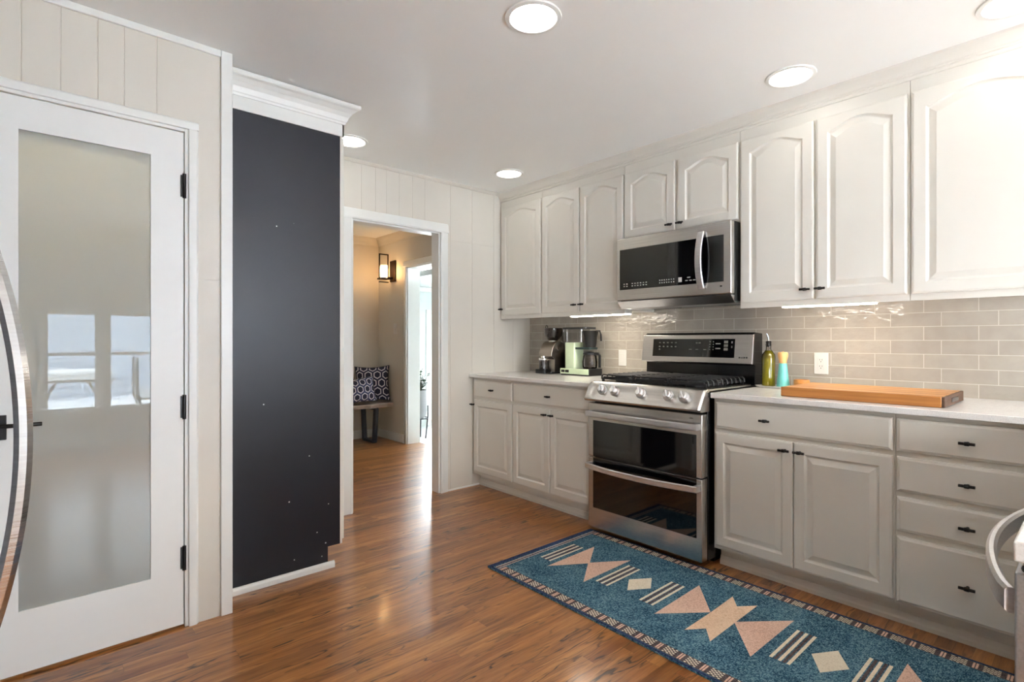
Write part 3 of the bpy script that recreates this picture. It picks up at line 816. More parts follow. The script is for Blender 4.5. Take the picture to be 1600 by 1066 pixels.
# sculpted front control panel
prof = [(2.606, 0.936), (2.575, 0.934), (2.560, 0.928), (2.546, 0.912), (2.520, 0.868), (2.504, 0.846), (2.499, 0.832), (2.506, 0.822), (2.53, 0.818), (2.606, 0.818)]
bm = B()
ys = [RY0 - 0.006, RY0 + 0.004, RY0 + 0.035, RY0 + 0.060, RY0 + 0.090, RY1 - 0.090, RY1 - 0.060, RY1 - 0.035, RY1 - 0.004, RY1 + 0.006]
off = [0.012, 0.0, 0.0, 0.004, 0.014, 0.014, 0.004, 0.0, 0.0, 0.012]
L = []
for y, o in zip(ys, off):
    l = []
    for i, (x, z) in enumerate(prof):
        k = 1.0 if 2 <= i <= 5 else (0.6 if i in (1, 6) else (0.3 if i == 7 else 0))
        if y < RY0 or y > RY1: k = 1.0 if 1 <= i <= 7 else 0
        l.append((x + o * k, y, z))
    L.append(l)
loops(bm, L); link('control_panel', bm, M['steel'], t, smooth=True, bev=0.002)
nrm = Vector((-0.044, 0, 0.026)).normalized()
nrm = Vector((-0.86, 0, 0.51)).normalized()
for y in (2.040, 1.950, 1.766, 1.590, 1.496):
    c = Vector((2.5445, y, 0.889))
    bm = B()
    lathe(bm, c, [(0.030, -0.004), (0.031, 0.004), (0.029, 0.008), (0.025, 0.010), (0.023, 0.024), (0.019, 0.028), (0.001, 0.028)], 28, axis=nrm)
    a, b2 = basis(nrm)
    dirv = (a * 0.45 + b2 * 0.9).normalized()
    bar(bm, [c + nrm * 0.031 - dirv * 0.022, c + nrm * 0.031 + dirv * 0.022], 0.009, 0.014, nrm)
    kb = link('control_knob', bm, M['steelz'], t, smooth=True)
XO = 2.541
def oven_door(z0, z1, gz0, gz1):
    bm = B(); box(bm, XO, 2.598, RY0 + 0.001, RY1 - 0.001, z0, z1); d = link('oven_door', bm, M['steel'], t, bev=0.005, bseg=3)
    bm = B(); box(bm, XO - 0.002, XO + 0.004, 1.423, 2.112, gz0, gz1); link('oven_window', bm, M['gloss'], d, bev=0.001)
    return d
du = oven_door(0.476, 0.806, 0.478, 0.699)
dl = oven_door(0.040, 0.470, 0.162, 0.468)
for dd, zc, bow, h in ((du, 0.742, 0.012, 0.034), (dl, 0.424, 0.048, 0.034)):
    bm = B(); pts = []
    for k in range(33):
        u = k / 32; y = 1.402 + (2.142 - 1.402) * u
        x = 2.506 - bow * (1 - (2 * u - 1) ** 2)
        pts.append((x, y, zc))
    bar(bm, pts, 0.014, h, (0, 0, 1))
    for y in (1.402, 2.142):
        s = 1 if y < 1.8 else -1
        box(bm, 2.499, XO - 0.0005, min(y, y + s * 0.022), max(y, y + s * 0.022), zc - h / 2 + 0.001, zc + h / 2 - 0.001)
    link('oven_handle', bm, M['steelz'], dd, smooth=True, bev=0.001)
# small marks on the door
bm = B(); box(bm, XO - 0.0004, XO + 0.001, 1.444, 1.462, 0.781, 0.784); link('door_mark', bm, M['slot'], du)
bm = B(); box(bm, XO - 0.0026, XO - 0.0015, 1.437, 1.447, 0.650, 0.690); link('door_mark', bm, M['enamel'], du)
# backguard
bm = B(); prism(bm, [(3.16, 0.925), (3.262, 0.925), (3.262, 1.232), (3.165, 1.238), (3.150, 1.225), (3.128, 1.052), (3.165, 1.04)], 'y', RY0 + 0.004, RY1 - 0.004)
link('backguard', bm, M['enamel'], t, bev=0.002)
bm = B(); prism(bm, [(3.128, 1.050), (3.118, 1.046), (3.112, 1.052), (3.134, 1.224), (3.140, 1.228), (3.149, 1.226)], 'y', RY0, RY1)
bgp = link('backguard_panel', bm, M['steel'], t, bev=0.001)
def on_bg(z, e): # x on tilted panel
    return 3.112 + (z - 1.052) / (1.224 - 1.052) * 0.022 - e
def bgquad(bm, y0, y1, z0, z1, e0, e1):
    prism(bm, [(on_bg(z0, e0), z0), (on_bg(z1, e0), z1), (on_bg(z1, -e1), z1), (on_bg(z0, -e1), z0)], 'y', y0, y1)
bm = B(); bgquad(bm, 1.500, 2.070, 1.084, 1.199, 0.0008, 0.001); nf = len(bm.faces)
M['mark'] = mat('display_marking', srgb(168, 166, 160), 0.5, emit=(1, 1, 1, 1), estr=0.05)
M['markd'] = mat('display_marking_dim', srgb(112, 110, 104), 0.5)
for i in range(5):
    for j, z in enumerate((1.172, 1.146)):
        bgquad(bm, 2.012 - i * 0.030, 2.024 - i * 0.030, z, z + 0.006, 0.0014, 0)
bgquad(bm, 2.014, 2.022, 1.128, 1.134, 0.0014, 0)
for y in (1.80, 1.755, 1.70): bgquad(bm, y - 0.018, y, 1.130, 1.134, 0.0014, 0)
bgquad(bm, 1.742, 1.756, 1.170, 1.178, 0.0014, 0); bgquad(bm, 1.722, 1.736, 1.170, 1.178, 0.0014, 0)
for y in (1.662, 1.640):
    for z in (1.178, 1.162, 1.146, 1.130): bgquad(bm, y - 0.006, y, z, z + 0.006, 0.0014, 0)
for z in (1.166, 1.136): prism(bm, [(1.625, z), (1.585, z), (1.605, z + 0.014)], 'x', 3.1245, 3.1247) if False else bgquad(bm, 1.590, 1.622, z, z + 0.007, 0.0014, 0)
bgquad(bm, 1.543, 1.568, 1.172, 1.188, 0.0014, 0); bgquad(bm, 1.543, 1.568, 1.150, 1.166, 0.0014, 0); bgquad(bm, 1.543, 1.568, 1.128, 1.144, 0.0014, 0)
bgquad(bm, 1.514, 1.522, 1.172, 1.184, 0.0014, 0); bgquad(bm, 1.514, 1.522, 1.144, 1.156, 0.0014, 0)
for f in list(bm.faces)[nf:]: f.material_index = 1
link('display_glass', bm, [M['gloss'], M['markd']], bgp)
bm = B()
for i in range(4): bgquad(bm, 1.462 - i * 0.014, 1.472 - i * 0.014, 1.082, 1.092, 0.0006, 0)
link('badge', bm, M['slot'], bgp)
# burners and grates
for (x, y, r) in ((2.73, 1.53, 0.045), (2.97, 1.53, 0.036), (2.85, 1.772, 0.05), (2.73, 2.015, 0.045), (2.97, 2.015, 0.036)):
    bm = B(); lathe(bm, (x, y, 0.936), [(r + 0.012, 0), (r + 0.012, 0.006), (r, 0.010), (r, 0.018), (r - 0.006, 0.022), (0.001, 0.022)], 24); link('burner', bm, M['iron'], t, smooth=True)
def grate(y0, y1):
    bm = B(); x0, x1 = 2.636, 3.075; z0, z1 = 0.946, 0.957
    rb = 0.0055
    for y in (y0 + 0.016, y1 - 0.016): box(bm, x0, x1, y - rb, y + rb, z0, z1)
    for x in (x0 + 0.006, x1 - 0.006): box(bm, x - rb, x + rb, y0 + 0.0215, y1 - 0.0215, z0, z1 + 0.008)
    n = 8
    for i in range(n + 1):
        x = x0 + 0.012 + (x1 - x0 - 0.024) * i / n
        pts = [(y0 + 0.002, z0), (y0 + 0.004, 0.966), (y0 + 0.014, 0.975), (y0 + 0.090, 0.973), (y1 - 0.090, 0.973), (y1 - 0.014, 0.975), (y1 - 0.004, 0.966), (y1 - 0.002, z0)]
        bar(bm, [(x, a, b) for a, b in pts], 0.010, 0.011, (1, 0, 0))
    ym = (y0 + y1) / 2
    box(bm, x0, x1, ym - rb, ym + rb, z0 + 0.004, 0.970)
    for x in (x0 + 0.008, x1 - 0.008):
        for y in (y0 + 0.016, y1 - 0.016): box(bm, x - 0.007, x + 0.007, y - 0.007, y + 0.007, 0.9362, z0)
    link('grate', bm, M['iron'], t, bev=0.0015)
for y0, y1 in ((1.412, 1.650), (1.654, 1.890), (1.894, 2.132)): grate(y0, y1)

# ------------------------------------------------------------------ microwave
t = thing('microwave', 'stainless over-the-range microwave with dark glass door and curved handle', 'microwave', (3.0, 1.775, 1.44))
bm = B(); box(bm, 2.884, XW - 0.01, 1.384, 2.160, 1.412, 1.856); link('body', bm, M['blackp'], t, bev=0.002)
XM = 2.842
bm = B(); box(bm, XM, 2.882, 1.384, 2.162, 1.449, 1.856)
md = link('door', bm, M['steel'], t, bev=0.006, bseg=3)
bm = B(); pts = []
for k in range(21):
    u = k / 20; z = 1.488 + 0.324 * u
    pts.append((XM - 0.012 - 0.036 * (1 - (2 * u - 1) ** 2), 1.556, z))
bar(bm, pts, 0.012, 0.040, (0, 1, 0))
for z in (1.496, 1.804): box(bm, XM - 0.014, XM, 1.545, 1.567, z - 0.008, z + 0.008)
link('handle', bm, M['steelz'], md, smooth=True)
bm = B(); prism(bm, [(2.842, 1.444), (2.890, 1.400), (3.0, 1.396), (3.0, 1.4115), (2.884, 1.4115), (2.884, 1.444)], 'y', 1.386, 2.160); link('vent_grille', bm, M['steelx'], t, bev=0.001)
bm = B(); box(bm, 3.0, 3.2, 1.45, 1.6, 1.405, 1.4115); link('grease_filter', bm, M['blackp'], t); bm = B(); box(bm, 3.0, 3.2, 1.9, 2.1, 1.405, 1.4115); link('grease_filter', bm, M['blackp'], t)
bm = B(); box(bm, XM - 0.0015, XM + 0.005, 1.428, 2.136, 1.519, 1.781); nf = len(bm.faces)
for i in range(9):
    if i in (2,): continue
    for z in (1.538, 1.553):
        y = 2.105 - i * 0.021
        box(bm, XM - 0.0022, XM - 0.0015, y - 0.009, y, z, z + 0.005)
for i in range(7):
    for z in (1.540, 1.556):
        y = 1.838 - i * 0.016
        box(bm, XM - 0.0022, XM - 0.0015, y - 0.006, y, z, z + 0.006)
box(bm, XM - 0.0022, XM - 0.0015, 1.685, 1.708, 1.537, 1.565)
box(bm, XM - 0.0022, XM - 0.0015, 1.630, 1.650, 1.558, 1.563)
for y in (1.662, 1.636, 1.612): box(bm, XM - 0.0022, XM - 0.0015, y - 0.016, y, 1.540, 1.545)
for f in list(bm.faces)[nf:]: f.material_index = 1
link('door_glass', bm, [M['gloss'], M['mark']], md)
bm = B(); box(bm, XM - 0.0006, XM, 1.437, 1.449, 1.490, 1.498); link('badge', bm, M['slot'], md)

# ------------------------------------------------------------------ rug
def rug():
    bm = B(); x0, x1, y0, y1 = 1.745, 2.575, 0.035, 2.163; zt = 0.008
    pl = rrect(x0, x1, y0, y1, 0.004, 2)
    prism(bm, pl, 'z', 0.0005, zt, 0)
    def poly(P, mi, e=0.0006):
        v = [bm.verts.new((x, y, zt + e)) for x, y in P]; bm.faces.new(v).material_index = mi
    def rect(a, b, c, d_, mi, e=0.0006): poly([(a, c), (b, c), (b, d_), (a, d_)], mi, e)
    # navy binding
    for q in ((x0, x0 + 0.014, y0, y1), (x1 - 0.012, x1, y0, y1), (x0 + 0.014, x1 - 0.012, y1 - 0.03, y1), (x0 + 0.014, x1 - 0.012, y0, y0 + 0.03)): rect(*q, 3, 0.0002)
    # short ends: thin pink and cream lines
    for s in (0, 1):
        f = (lambda y: y1 - y) if s == 0 else (lambda y: y0 + y)
        for a, b, mi in ((0.040, 0.046, 1), (0.050, 0.054, 4), (0.058, 0.063, 1)):
            ya, yb = sorted((f(a), f(b))); rect(x0 + 0.02, x1 - 0.016, ya, yb, mi)
    # long sides: blocks of checker alternating with pink dashes
    for side in (0, 1):
        bx = (lambda k: x0 + 0.016 + k) if side == 0 else (lambda k: x1 - 0.014 - k)
        a, b = sorted((bx(0), bx(0.052))); rect(a, b, y0 + 0.03, y1 - 0.07, 4, 0.0003)
        y = y0 + 0.035
        while y < y1 - 0.09:
            for i in range(5):
                for j in range(7):
                    if (i + j) % 2 == 0:
                        a, b = sorted((bx(0.004 + j * 0.0065), bx(0.004 + j * 0.0065 + 0.0062))); rect(a, b, y + i * 0.0095, y + i * 0.0095 + 0.0085, 2)
            for i, mi in ((0, 4), (1, 1), (2, 1), (3, 4)):
                yy = y + 0.051 + i * 0.0095
                a, b = sorted((bx(0.004), bx(0.048)))
                if mi == 1: rect(a, b, yy, yy + 0.0065, mi)
            y += 0.0925
    YC = 1.098; XC_ = 2.170
    def mir(P, mi, e=0.0006):
        poly(P, mi, e); poly([(x, 2 * YC - y) for x, y in P][::-1], mi, e)
    def stripes(yc):
        for dy in (-0.031, 0, 0.031): mir([(2.034, yc + dy - 0.006), (2.306, yc + dy - 0.006), (2.306, yc + dy + 0.006), (2.034, yc + dy + 0.006)], 2)
        for dy in (-0.0155, 0.0155): mir([(2.034, yc + dy - 0.0055), (2.306, yc + dy - 0.0055), (2.306, yc + dy + 0.0055), (2.034, yc + dy + 0.0055)], 4, 0.0004)
    stripes(2.024); stripes(1.640); stripes(1.387)
    mir([(1.978, 1.954), (XC_, 1.828), (2.366, 1.958)], 1); mir([(1.978, 1.706), (2.366, 1.706), (XC_, 1.838)], 1)
    mir([(2.069, 1.513), (2.169, 1.450), (2.267, 1.510), (2.169, 1.576)], 2)
    mir([(1.978, 1.306), (2.372, 1.314), (2.172, 1.150)][::-1], 1)
    poly([(1.960, 1.152), (2.036, 1.098), (1.960, 1.040), (2.172, 1.040), (2.384, 1.040), (2.308, 1.098), (2.384, 1.154), (2.172, 1.150)], 5)
    o = link('rug', bm, [M['rugb'], M['rugp'], M['rugc'], M['rugn'], M['rugk'], M['rugs']])
    tag(o, 'teal blue runner rug with pink triangles lying in front of the range', 'rug')
M['rugs'] = rugm('rug_peach', srgb(222, 184, 152), srgb(242, 210, 180))
rug()

# ------------------------------------------------------------------ things on the worktops
ZC = 0.918
# cutting board
t = thing('cutting_board', 'thick wooden butcher block board with end handle on the right worktop', 'cutting board', (2.9, 0.75, ZC))
bm = B(); box(bm, 2.695, 3.10, 0.447, 1.065, ZC + 0.001, ZC + 0.046); link('block', bm, M['board'], t, bev=0.003)
bm = B(); box(bm, 2.697, 3.098, 0.436, 0.447, ZC + 0.002, ZC + 0.045); link('end_band', bm, M['endgrain'], t, bev=0.002, label='dark end-grain edge')
bm = B(); box(bm, 2.83, 2.97, 0.4345, 0.437, ZC + 0.014, ZC + 0.032); link('grip_slot', bm, M['enamel'], t, bev=0.001)
# tray with bottle, mill, bowl
bm = B()
pl = rrect(3.085, 3.235, 1.085, 1.372, 0.03, 6)
c = (3.16, 1.228)
def scl(P, k, z): return [(c[0] + (x - c[0]) * k, c[1] + (y - c[1]) * (1 - (1 - k) * 0.52), z) for x, y in P]
loops(bm, [scl(pl, 0.86, ZC + 0.001), scl(pl, 1.0, ZC + 0.012), scl(pl, 0.97, ZC + 0.012), scl(pl, 0.84, ZC + 0.005)])
tag(link('tray', bm, M['plate'], None, smooth=True), 'narrow white ceramic tray under the oil bottle and mill', 'tray')
zt = ZC + 0.006
t = thing('oil_bottle', 'tall olive oil bottle with steel pourer beside the range', 'bottle', (3.165, 1.318, zt))
bm = B(); lathe(bm, (3.165, 1.318, zt), [(0.030, 0), (0.036, 0.004), (0.036, 0.165), (0.033, 0.182), (0.022, 0.198), (0.013, 0.208), (0.001, 0.208)], 28); link('oil', bm, M['oil'], t, smooth=True)
bm = B(); lathe(bm, (3.165, 1.318, zt), [(0.0365, 0.160), (0.0345, 0.184), (0.023, 0.200), (0.0145, 0.212), (0.0135, 0.236), (0.016, 0.238), (0.016, 0.243), (0.001, 0.243)], 28, cap0=False); link('glass_neck', bm, M['jar'], t, smooth=True)
bm = B(); lathe(bm, (3.165, 1.318, zt), [(0.009, 0.228), (0.013, 0.244), (0.016, 0.256), (0.012, 0.262), (0.001, 0.262)], 18); link('stopper', bm, M['black'], t, smooth=True)
bm = B(); rod(bm, [(3.165, 1.318, zt + 0.26), (3.165, 1.320, zt + 0.285), (3.158, 1.326, zt + 0.306)], [0.005, 0.0045, 0.004], 10); link('pourer', bm, M['chrome'], t, smooth=True)
t = thing('pepper_mill', 'turquoise flared mill with light wood top next to the oil bottle', 'pepper mill', (3.15, 1.232, zt))
bm = B(); lathe(bm, (3.15, 1.232, zt), [(0.030, 0), (0.034, 0.004), (0.033, 0.02), (0.025, 0.09), (0.0215, 0.130), (0.020, 0.136), (0.001, 0.136)], 28); link('mill_body', bm, M['turq'], t, smooth=True)
bm = B(); lathe(bm, (3.15, 1.232, zt), [(0.0195, 0.136), (0.021, 0.150), (0.027, 0.176), (0.027, 0.192), (0.022, 0.199), (0.001, 0.200)], 28); link('mill_top', bm, M['beech'], t, smooth=True)
bm = B(); lathe(bm, (3.15, 1.232, zt), [(0.005, 0.200), (0.006, 0.204), (0.001, 0.208)], 12); link('mill_nut', bm, M['chrome'], t, smooth=True)
bm = B(); lathe(bm, (3.155, 1.135, zt), [(0.030, 0), (0.038, 0.004), (0.041, 0.030), (0.040, 0.048), (0.036, 0.048), (0.035, 0.012), (0.001, 0.010)], 28)
tag(link('pinch_bowl', bm, M['bowl'], None, smooth=True), 'small round dark wood bowl next to the turquoise mill', 'bowl')

# outlets on the tiles
def outlet(name, y, z, label, duplex):
    XT = XW - 0.008
    t = thing(name, label, 'outlet', (XT, y, z))
    bm = B(); box(bm, XT - 0.006, XT, y - 0.036, y + 0.036, z - 0.060, z + 0.060); link('cover_plate', bm, M['plate'], t, bev=0.002)
    bm = B(); box(bm, XT - 0.008, XT - 0.006, y - 0.017, y + 0.017, z - 0.034, z + 0.034); r = link('insert', bm, M['plate'], t, bev=0.001)
    if duplex:
        bm = B()
        for dz in (-0.018, 0.018):
            for dy in (-0.006, 0.006): box(bm, XT - 0.0084, XT - 0.0078, y + dy - 0.001, y + dy + 0.001, z + dz - 0.001, z + dz + 0.007)
            lathe(bm, (XT - 0.0078, y, z + dz - 0.008), [(0.0025, 0), (0.0025, 0.0006)], 10, axis=(-1, 0, 0))
        link('sockets', bm, M['slot'], r)
outlet('wall_outlet', 1.077, 1.060, 'white duplex outlet on the tiles behind the wooden board', True)
outlet('wall_switch', 2.440, 1.058, 'white switch plate on the tiles between coffee maker and range', False)

# coffee maker (green)
cx0, cy0, cy1 = 3.075, 2.600, 2.898
t = thing('coffee_maker', 'pastel green filter coffee maker with black brew basket', 'coffee maker', (3.15, 2.75, ZC))
bm = B(); prism(bm, rrect(cx0 + 0.004, cx0 + 0.165, cy0 + 0.002, cy1 - 0.002, 0.012), 'z', ZC + 0.0, ZC + 0.012); link('foot', bm, M['blackp'], t)
bm = B(); prism(bm, rrect(cx0 + 0.006, cx0 + 0.165, cy0, cy1, 0.010), 'z', ZC + 0.012, ZC + 0.052, 1)
for f in bm.faces:
    pass
link('base', bm, [M['mint'], M['blackp']], t, smooth=True)
bm = B(); box(bm, cx0, cx0 + 0.0055, cy0 + 0.004, cy1 - 0.004, ZC + 0.010, ZC + 0.053); link('front_plate', bm, M['mint'], t, bev=0.003, label='pastel green front plate')
bm = B(); box(bm, cx0 - 0.003, cx0, 2.800, 2.838, ZC + 0.022, ZC + 0.042); box(bm, cx0 - 0.003, cx0, 2.845, 2.880, ZC + 0.022, ZC + 0.042); link('switches', bm, M['blackp'], t, bev=0.001)
bm = B(); prism(bm, rrect(cx0 + 0.025, cx0 + 0.135, 2.762, 2.868, 0.012), 'z', ZC + 0.052, 1.174); link('column', bm, M['mint'], t, smooth=True)
bm = B(); prism(bm, rrect(cx0 + 0.018, cx0 + 0.142, 2.700, 2.888, 0.02), 'z', 1.174, 1.276); link('water_tank', bm, M['jar'], t, smooth=True)
bm = B(); prism(bm, rrect(cx0 + 0.015, cx0 + 0.145, 2.640, 2.890, 0.02), 'z', 1.277, 1.292); link('tank_lid', bm, M['blackp'], t, smooth=True)
bm = B(); rod(bm, [(cx0 + 0.08, 2.74, 1.178), (cx0 + 0.08, 2.74, 1.276)], 0.009, 12); link('riser_tube', bm, M['chrome'], t, smooth=True)
bm = B(); box(bm, cx0 + 0.03, cx0 + 0.13, 2.62, 2.762, 1.120, 1.136); link('basket_shelf', bm, M['tealcap'], t, bev=0.003)
bm = B(); lathe(bm, (cx0 + 0.080, 2.648, 1.136), [(0.040, 0), (0.046, 0.03), (0.050, 0.08), (0.062, 0.12), (0.066, 0.128), (0.001, 0.129)], 24)
rod(bm, [(cx0 + 0.08, 2.59, 1.262), (cx0 + 0.08, 2.560, 1.262), (cx0 + 0.08, 2.548, 1.235), (cx0 + 0.08, 2.545, 1.185)], 0.007, 8)
link('brew_basket', bm, M['blackp'], t, smooth=True)
bm = B(); lathe(bm, (cx0 + 0.078, 2.655, ZC + 0.052), [(0.062, 0), (0.062, 0.004), (0.001, 0.004)], 24); link('hot_plate', bm, M['black'], t)
t = thing('coffee_carafe', 'glass carafe with black handle standing on the green coffee maker', 'carafe', (cx0 + 0.078, 2.655, ZC + 0.057))
cc = (cx0 + 0.078, 2.655, ZC + 0.0565)
bm = B(); lathe(bm, cc, [(0.050, 0), (0.057, 0.006), (0.059, 0.05), (0.052, 0.095), (0.048, 0.104), (0.047, 0.104), (0.050, 0.095), (0.056, 0.05), (0.054, 0.010), (0.001, 0.006)], 28); link('jug', bm, M['jar'], t, smooth=True)
bm = B(); lathe(bm, cc, [(0.049, 0.104), (0.052, 0.108), (0.052, 0.118), (0.020, 0.128), (0.001, 0.130)], 28); link('lid', bm, M['blackp'], t, smooth=True)
bm = B(); bar(bm, [(cc[0], cc[1] - 0.048, cc[2] + 0.112), (cc[0], cc[1] - 0.09, cc[2] + 0.112), (cc[0], cc[1] - 0.098, cc[2] + 0.10), (cc[0], cc[1] - 0.097, cc[2] + 0.01)], 0.022, 0.012, (1, 0, 0)); link('handle', bm, M['blackp'], t, smooth=True)

# coffee grinder
gy, gx = 3.075, 3.17
t = thing('coffee_grinder', 'stainless coffee grinder with smoked hopper in the tiled corner', 'coffee grinder', (gx, gy, ZC))
bm = B(); prism(bm, rrect(3.075, 3.265, gy - 0.075, gy + 0.075, 0.015), 'z', ZC, ZC + 0.014)
prism(bm, rrect(3.055, 3.135, gy - 0.03, gy + 0.085, 0.012), 'z', ZC, ZC + 0.034)
link('base', bm, M['blackp'], t, smooth=True)
bm = B()
prof = [(3.125, ZC + 0.014), (3.125, 1.035), (3.090, 1.060), (3.088, 1.085), (3.105, 1.130), (3.130, 1.166), (3.160, 1.182), (3.215, 1.182), (3.250, 1.150), (3.262, 1.05), (3.262, ZC + 0.014)]
ins = [(-0.072, 0.96), (-0.068, 1.0), (0.068, 1.0), (0.072, 0.96)]
cxm, czm = 3.18, 1.05
loops(bm, [[(cxm + (x - cxm) * k, gy + y, czm + (z - czm) * (k if z > 1.0 else 1)) for x, z in prof] for y, k in ins])
link('housing', bm, M['gunmetal'], t, smooth=True, bev=0.003)
bm = B(); lathe(bm, (3.185, gy, 1.176), [(0.040, 0), (0.040, 0.010), (0.036, 0.016)], 28, cap1=True); link('collar', bm, M['steel'], t, smooth=True)
bm = B(); lathe(bm, (3.185, gy, 1.192), [(0.042, 0), (0.052, 0.012), (0.072, 0.035), (0.078, 0.060), (0.079, 0.096), (0.076, 0.100), (0.001, 0.100)], 28)
h = link('hopper', bm, M['hopper'], t, smooth=True)
bm = B(); rod(bm, [(3.16, gy + 0.04, 1.290)] + [(3.16, gy + 0.052 - 0.012 * math.cos(a), 1.300 + 0.016 * math.sin(a)) for a in [k * PI / 8 for k in range(9)]] + [(3.16, gy + 0.064, 1.290)], 0.003, 8); link('lid_loop', bm, M['hopper'], h, smooth=True)
bm = B(); lathe(bm, (3.098, gy + 0.028, ZC + 0.034), [(0.034, 0), (0.037, 0.004), (0.038, 0.070), (0.034, 0.076), (0.001, 0.076)], 24); cup = link('grounds_cup', bm, M['hopper'], t, smooth=True)
bm = B(); lathe(bm, (3.098, gy + 0.028, ZC + 0.110), [(0.038, 0), (0.039, 0.012), (0.034, 0.018), (0.020, 0.020), (0.020, 0.032), (0.001, 0.034)], 24); link('cup_lid', bm, M['chrome'], cup, smooth=True)
bm = B(); lathe(bm, (3.165, gy - 0.070, 1.130), [(0.022, 0), (0.020, 0.012), (0.001, 0.013)], 20, axis=(0, -1, 0)); link('dial', bm, M['chrome'], t, smooth=True)
# canister behind them
t = thing('canister', 'small dark canister with steel clamp between grinder and coffee maker', 'canister', (3.245, 2.935, ZC))
bm = B(); lathe(bm, (3.243, 2.945, ZC), [(0.033, 0), (0.036, 0.004), (0.036, 0.150), (0.001, 0.150)], 20); link('body', bm, M['hopper'], t, smooth=True)
bm = B(); lathe(bm, (3.243, 2.945, ZC), [(0.037, 0.150), (0.037, 0.168), (0.030, 0.174), (0.001, 0.176)], 20); link('lid', bm, M['blackp'], t, smooth=True)
bm = B(); lathe(bm, (3.243, 2.945, ZC), [(0.0368, 0.140), (0.0385, 0.145), (0.0368, 0.150)], 20, cap0=False, cap1=False)
rod(bm, [(3.222, 2.905, ZC + 0.135), (3.210, 2.895, ZC + 0.165), (3.232, 2.92, ZC + 0.182)], 0.004, 8); link('clamp', bm, M['chrome'], t, smooth=True)

# ------------------------------------------------------------------ fridge at the left
t = thing('refrigerator', 'stainless refrigerator of which only the curved door handle shows at left', 'refrigerator', (-0.5, 0.75, 0))
bm = B(); box(bm, -0.90, -0.175, 0.42, 1.32, 0.02, 1.78); box(bm, -0.86, -0.25, 0.46, 1.28, 0, 0.02); link('body', bm, M['blackp'], t, bev=0.004)
bm = B(); box(bm, -0.172, -0.112, 0.422, 1.318, 0.66, 1.775); d = link('door', bm, M['steelx'], t, bev=0.006, bseg=3)
bm = B(); box(bm, -0.172, -0.112, 0.422, 1.318, 0.05, 0.65); d2 = link('freezer_drawer', bm, M['steelx'], t, bev=0.006, bseg=3)
bm = B(); pts = []
for k in range(41):
    u = k / 40; z = 0.69 + 0.76 * u
    pts.append((-0.100 + 0.0825 * (1 - (2 * u - 1) ** 2), 0.90, z))
bar(bm, pts, 0.018, 0.026, (0, 1, 0))
for z in (0.70, 1.44): box(bm, -0.1115, -0.098, 0.889, 0.911, z - 0.012, z + 0.012)
link('door_handle', bm, M['pull'], d, smooth=True)
bm = B(); pts = [(-0.100 + 0.06 * (1 - (2 * k / 20 - 1) ** 2), 0.52 + 0.70 * k / 20, 0.60) for k in range(21)]
bar(bm, pts, 0.018, 0.026, (0, 0, 1))
for y in (0.53, 1.21): box(bm, -0.1115, -0.095, y - 0.012, y + 0.012, 0.59, 0.61)
link('drawer_handle', bm, M['steelz'], d2, smooth=True)

# ------------------------------------------------------------------ hall: bench, pillows, sconce, switch, plant
t = thing('bench', 'live-edge wooden bench with black trapezoid steel legs in the hall', 'bench', (2.4, 5.8, 0))
bm = B(); L = []
N = 26
for s, z in ((0, 0.412), (1, 0.448), (2, 0.460), (3, 0.460)):
    l = []
    for k in range(N + 1):
        x = 1.60 + 1.475 * k / N
        fy = 5.575 + 0.014 * math.sin(k * 1.1) + 0.008 * math.sin(k * 2.3) + (0.02 if s == 0 else 0) + (0.012 if s == 3 else 0)
        l.append((x, fy, z))
    for x, y in ((3.075, 5.98), (1.60, 5.98)): l.append((x, y, z))
    L.append(l)
loops(bm, L); link('seat', bm, M['bench'], t, smooth=False)
for x in (1.82, 2.885):
    bm = B()
    bar(bm, [(x, 5.62, 0.405), (x, 5.66, 0.012)], 0.045, 0.06, (1, 0, 0)); bar(bm, [(x, 5.95, 0.405), (x, 5.91, 0.012)], 0.045, 0.06, (1, 0, 0))
    box(bm, x - 0.025, x + 0.025, 5.655, 5.915, 0.0, 0.03); box(bm, x - 0.025, x + 0.025, 5.61, 5.96, 0.385, 0.4115)
    link('leg', bm, M['navy'], t)
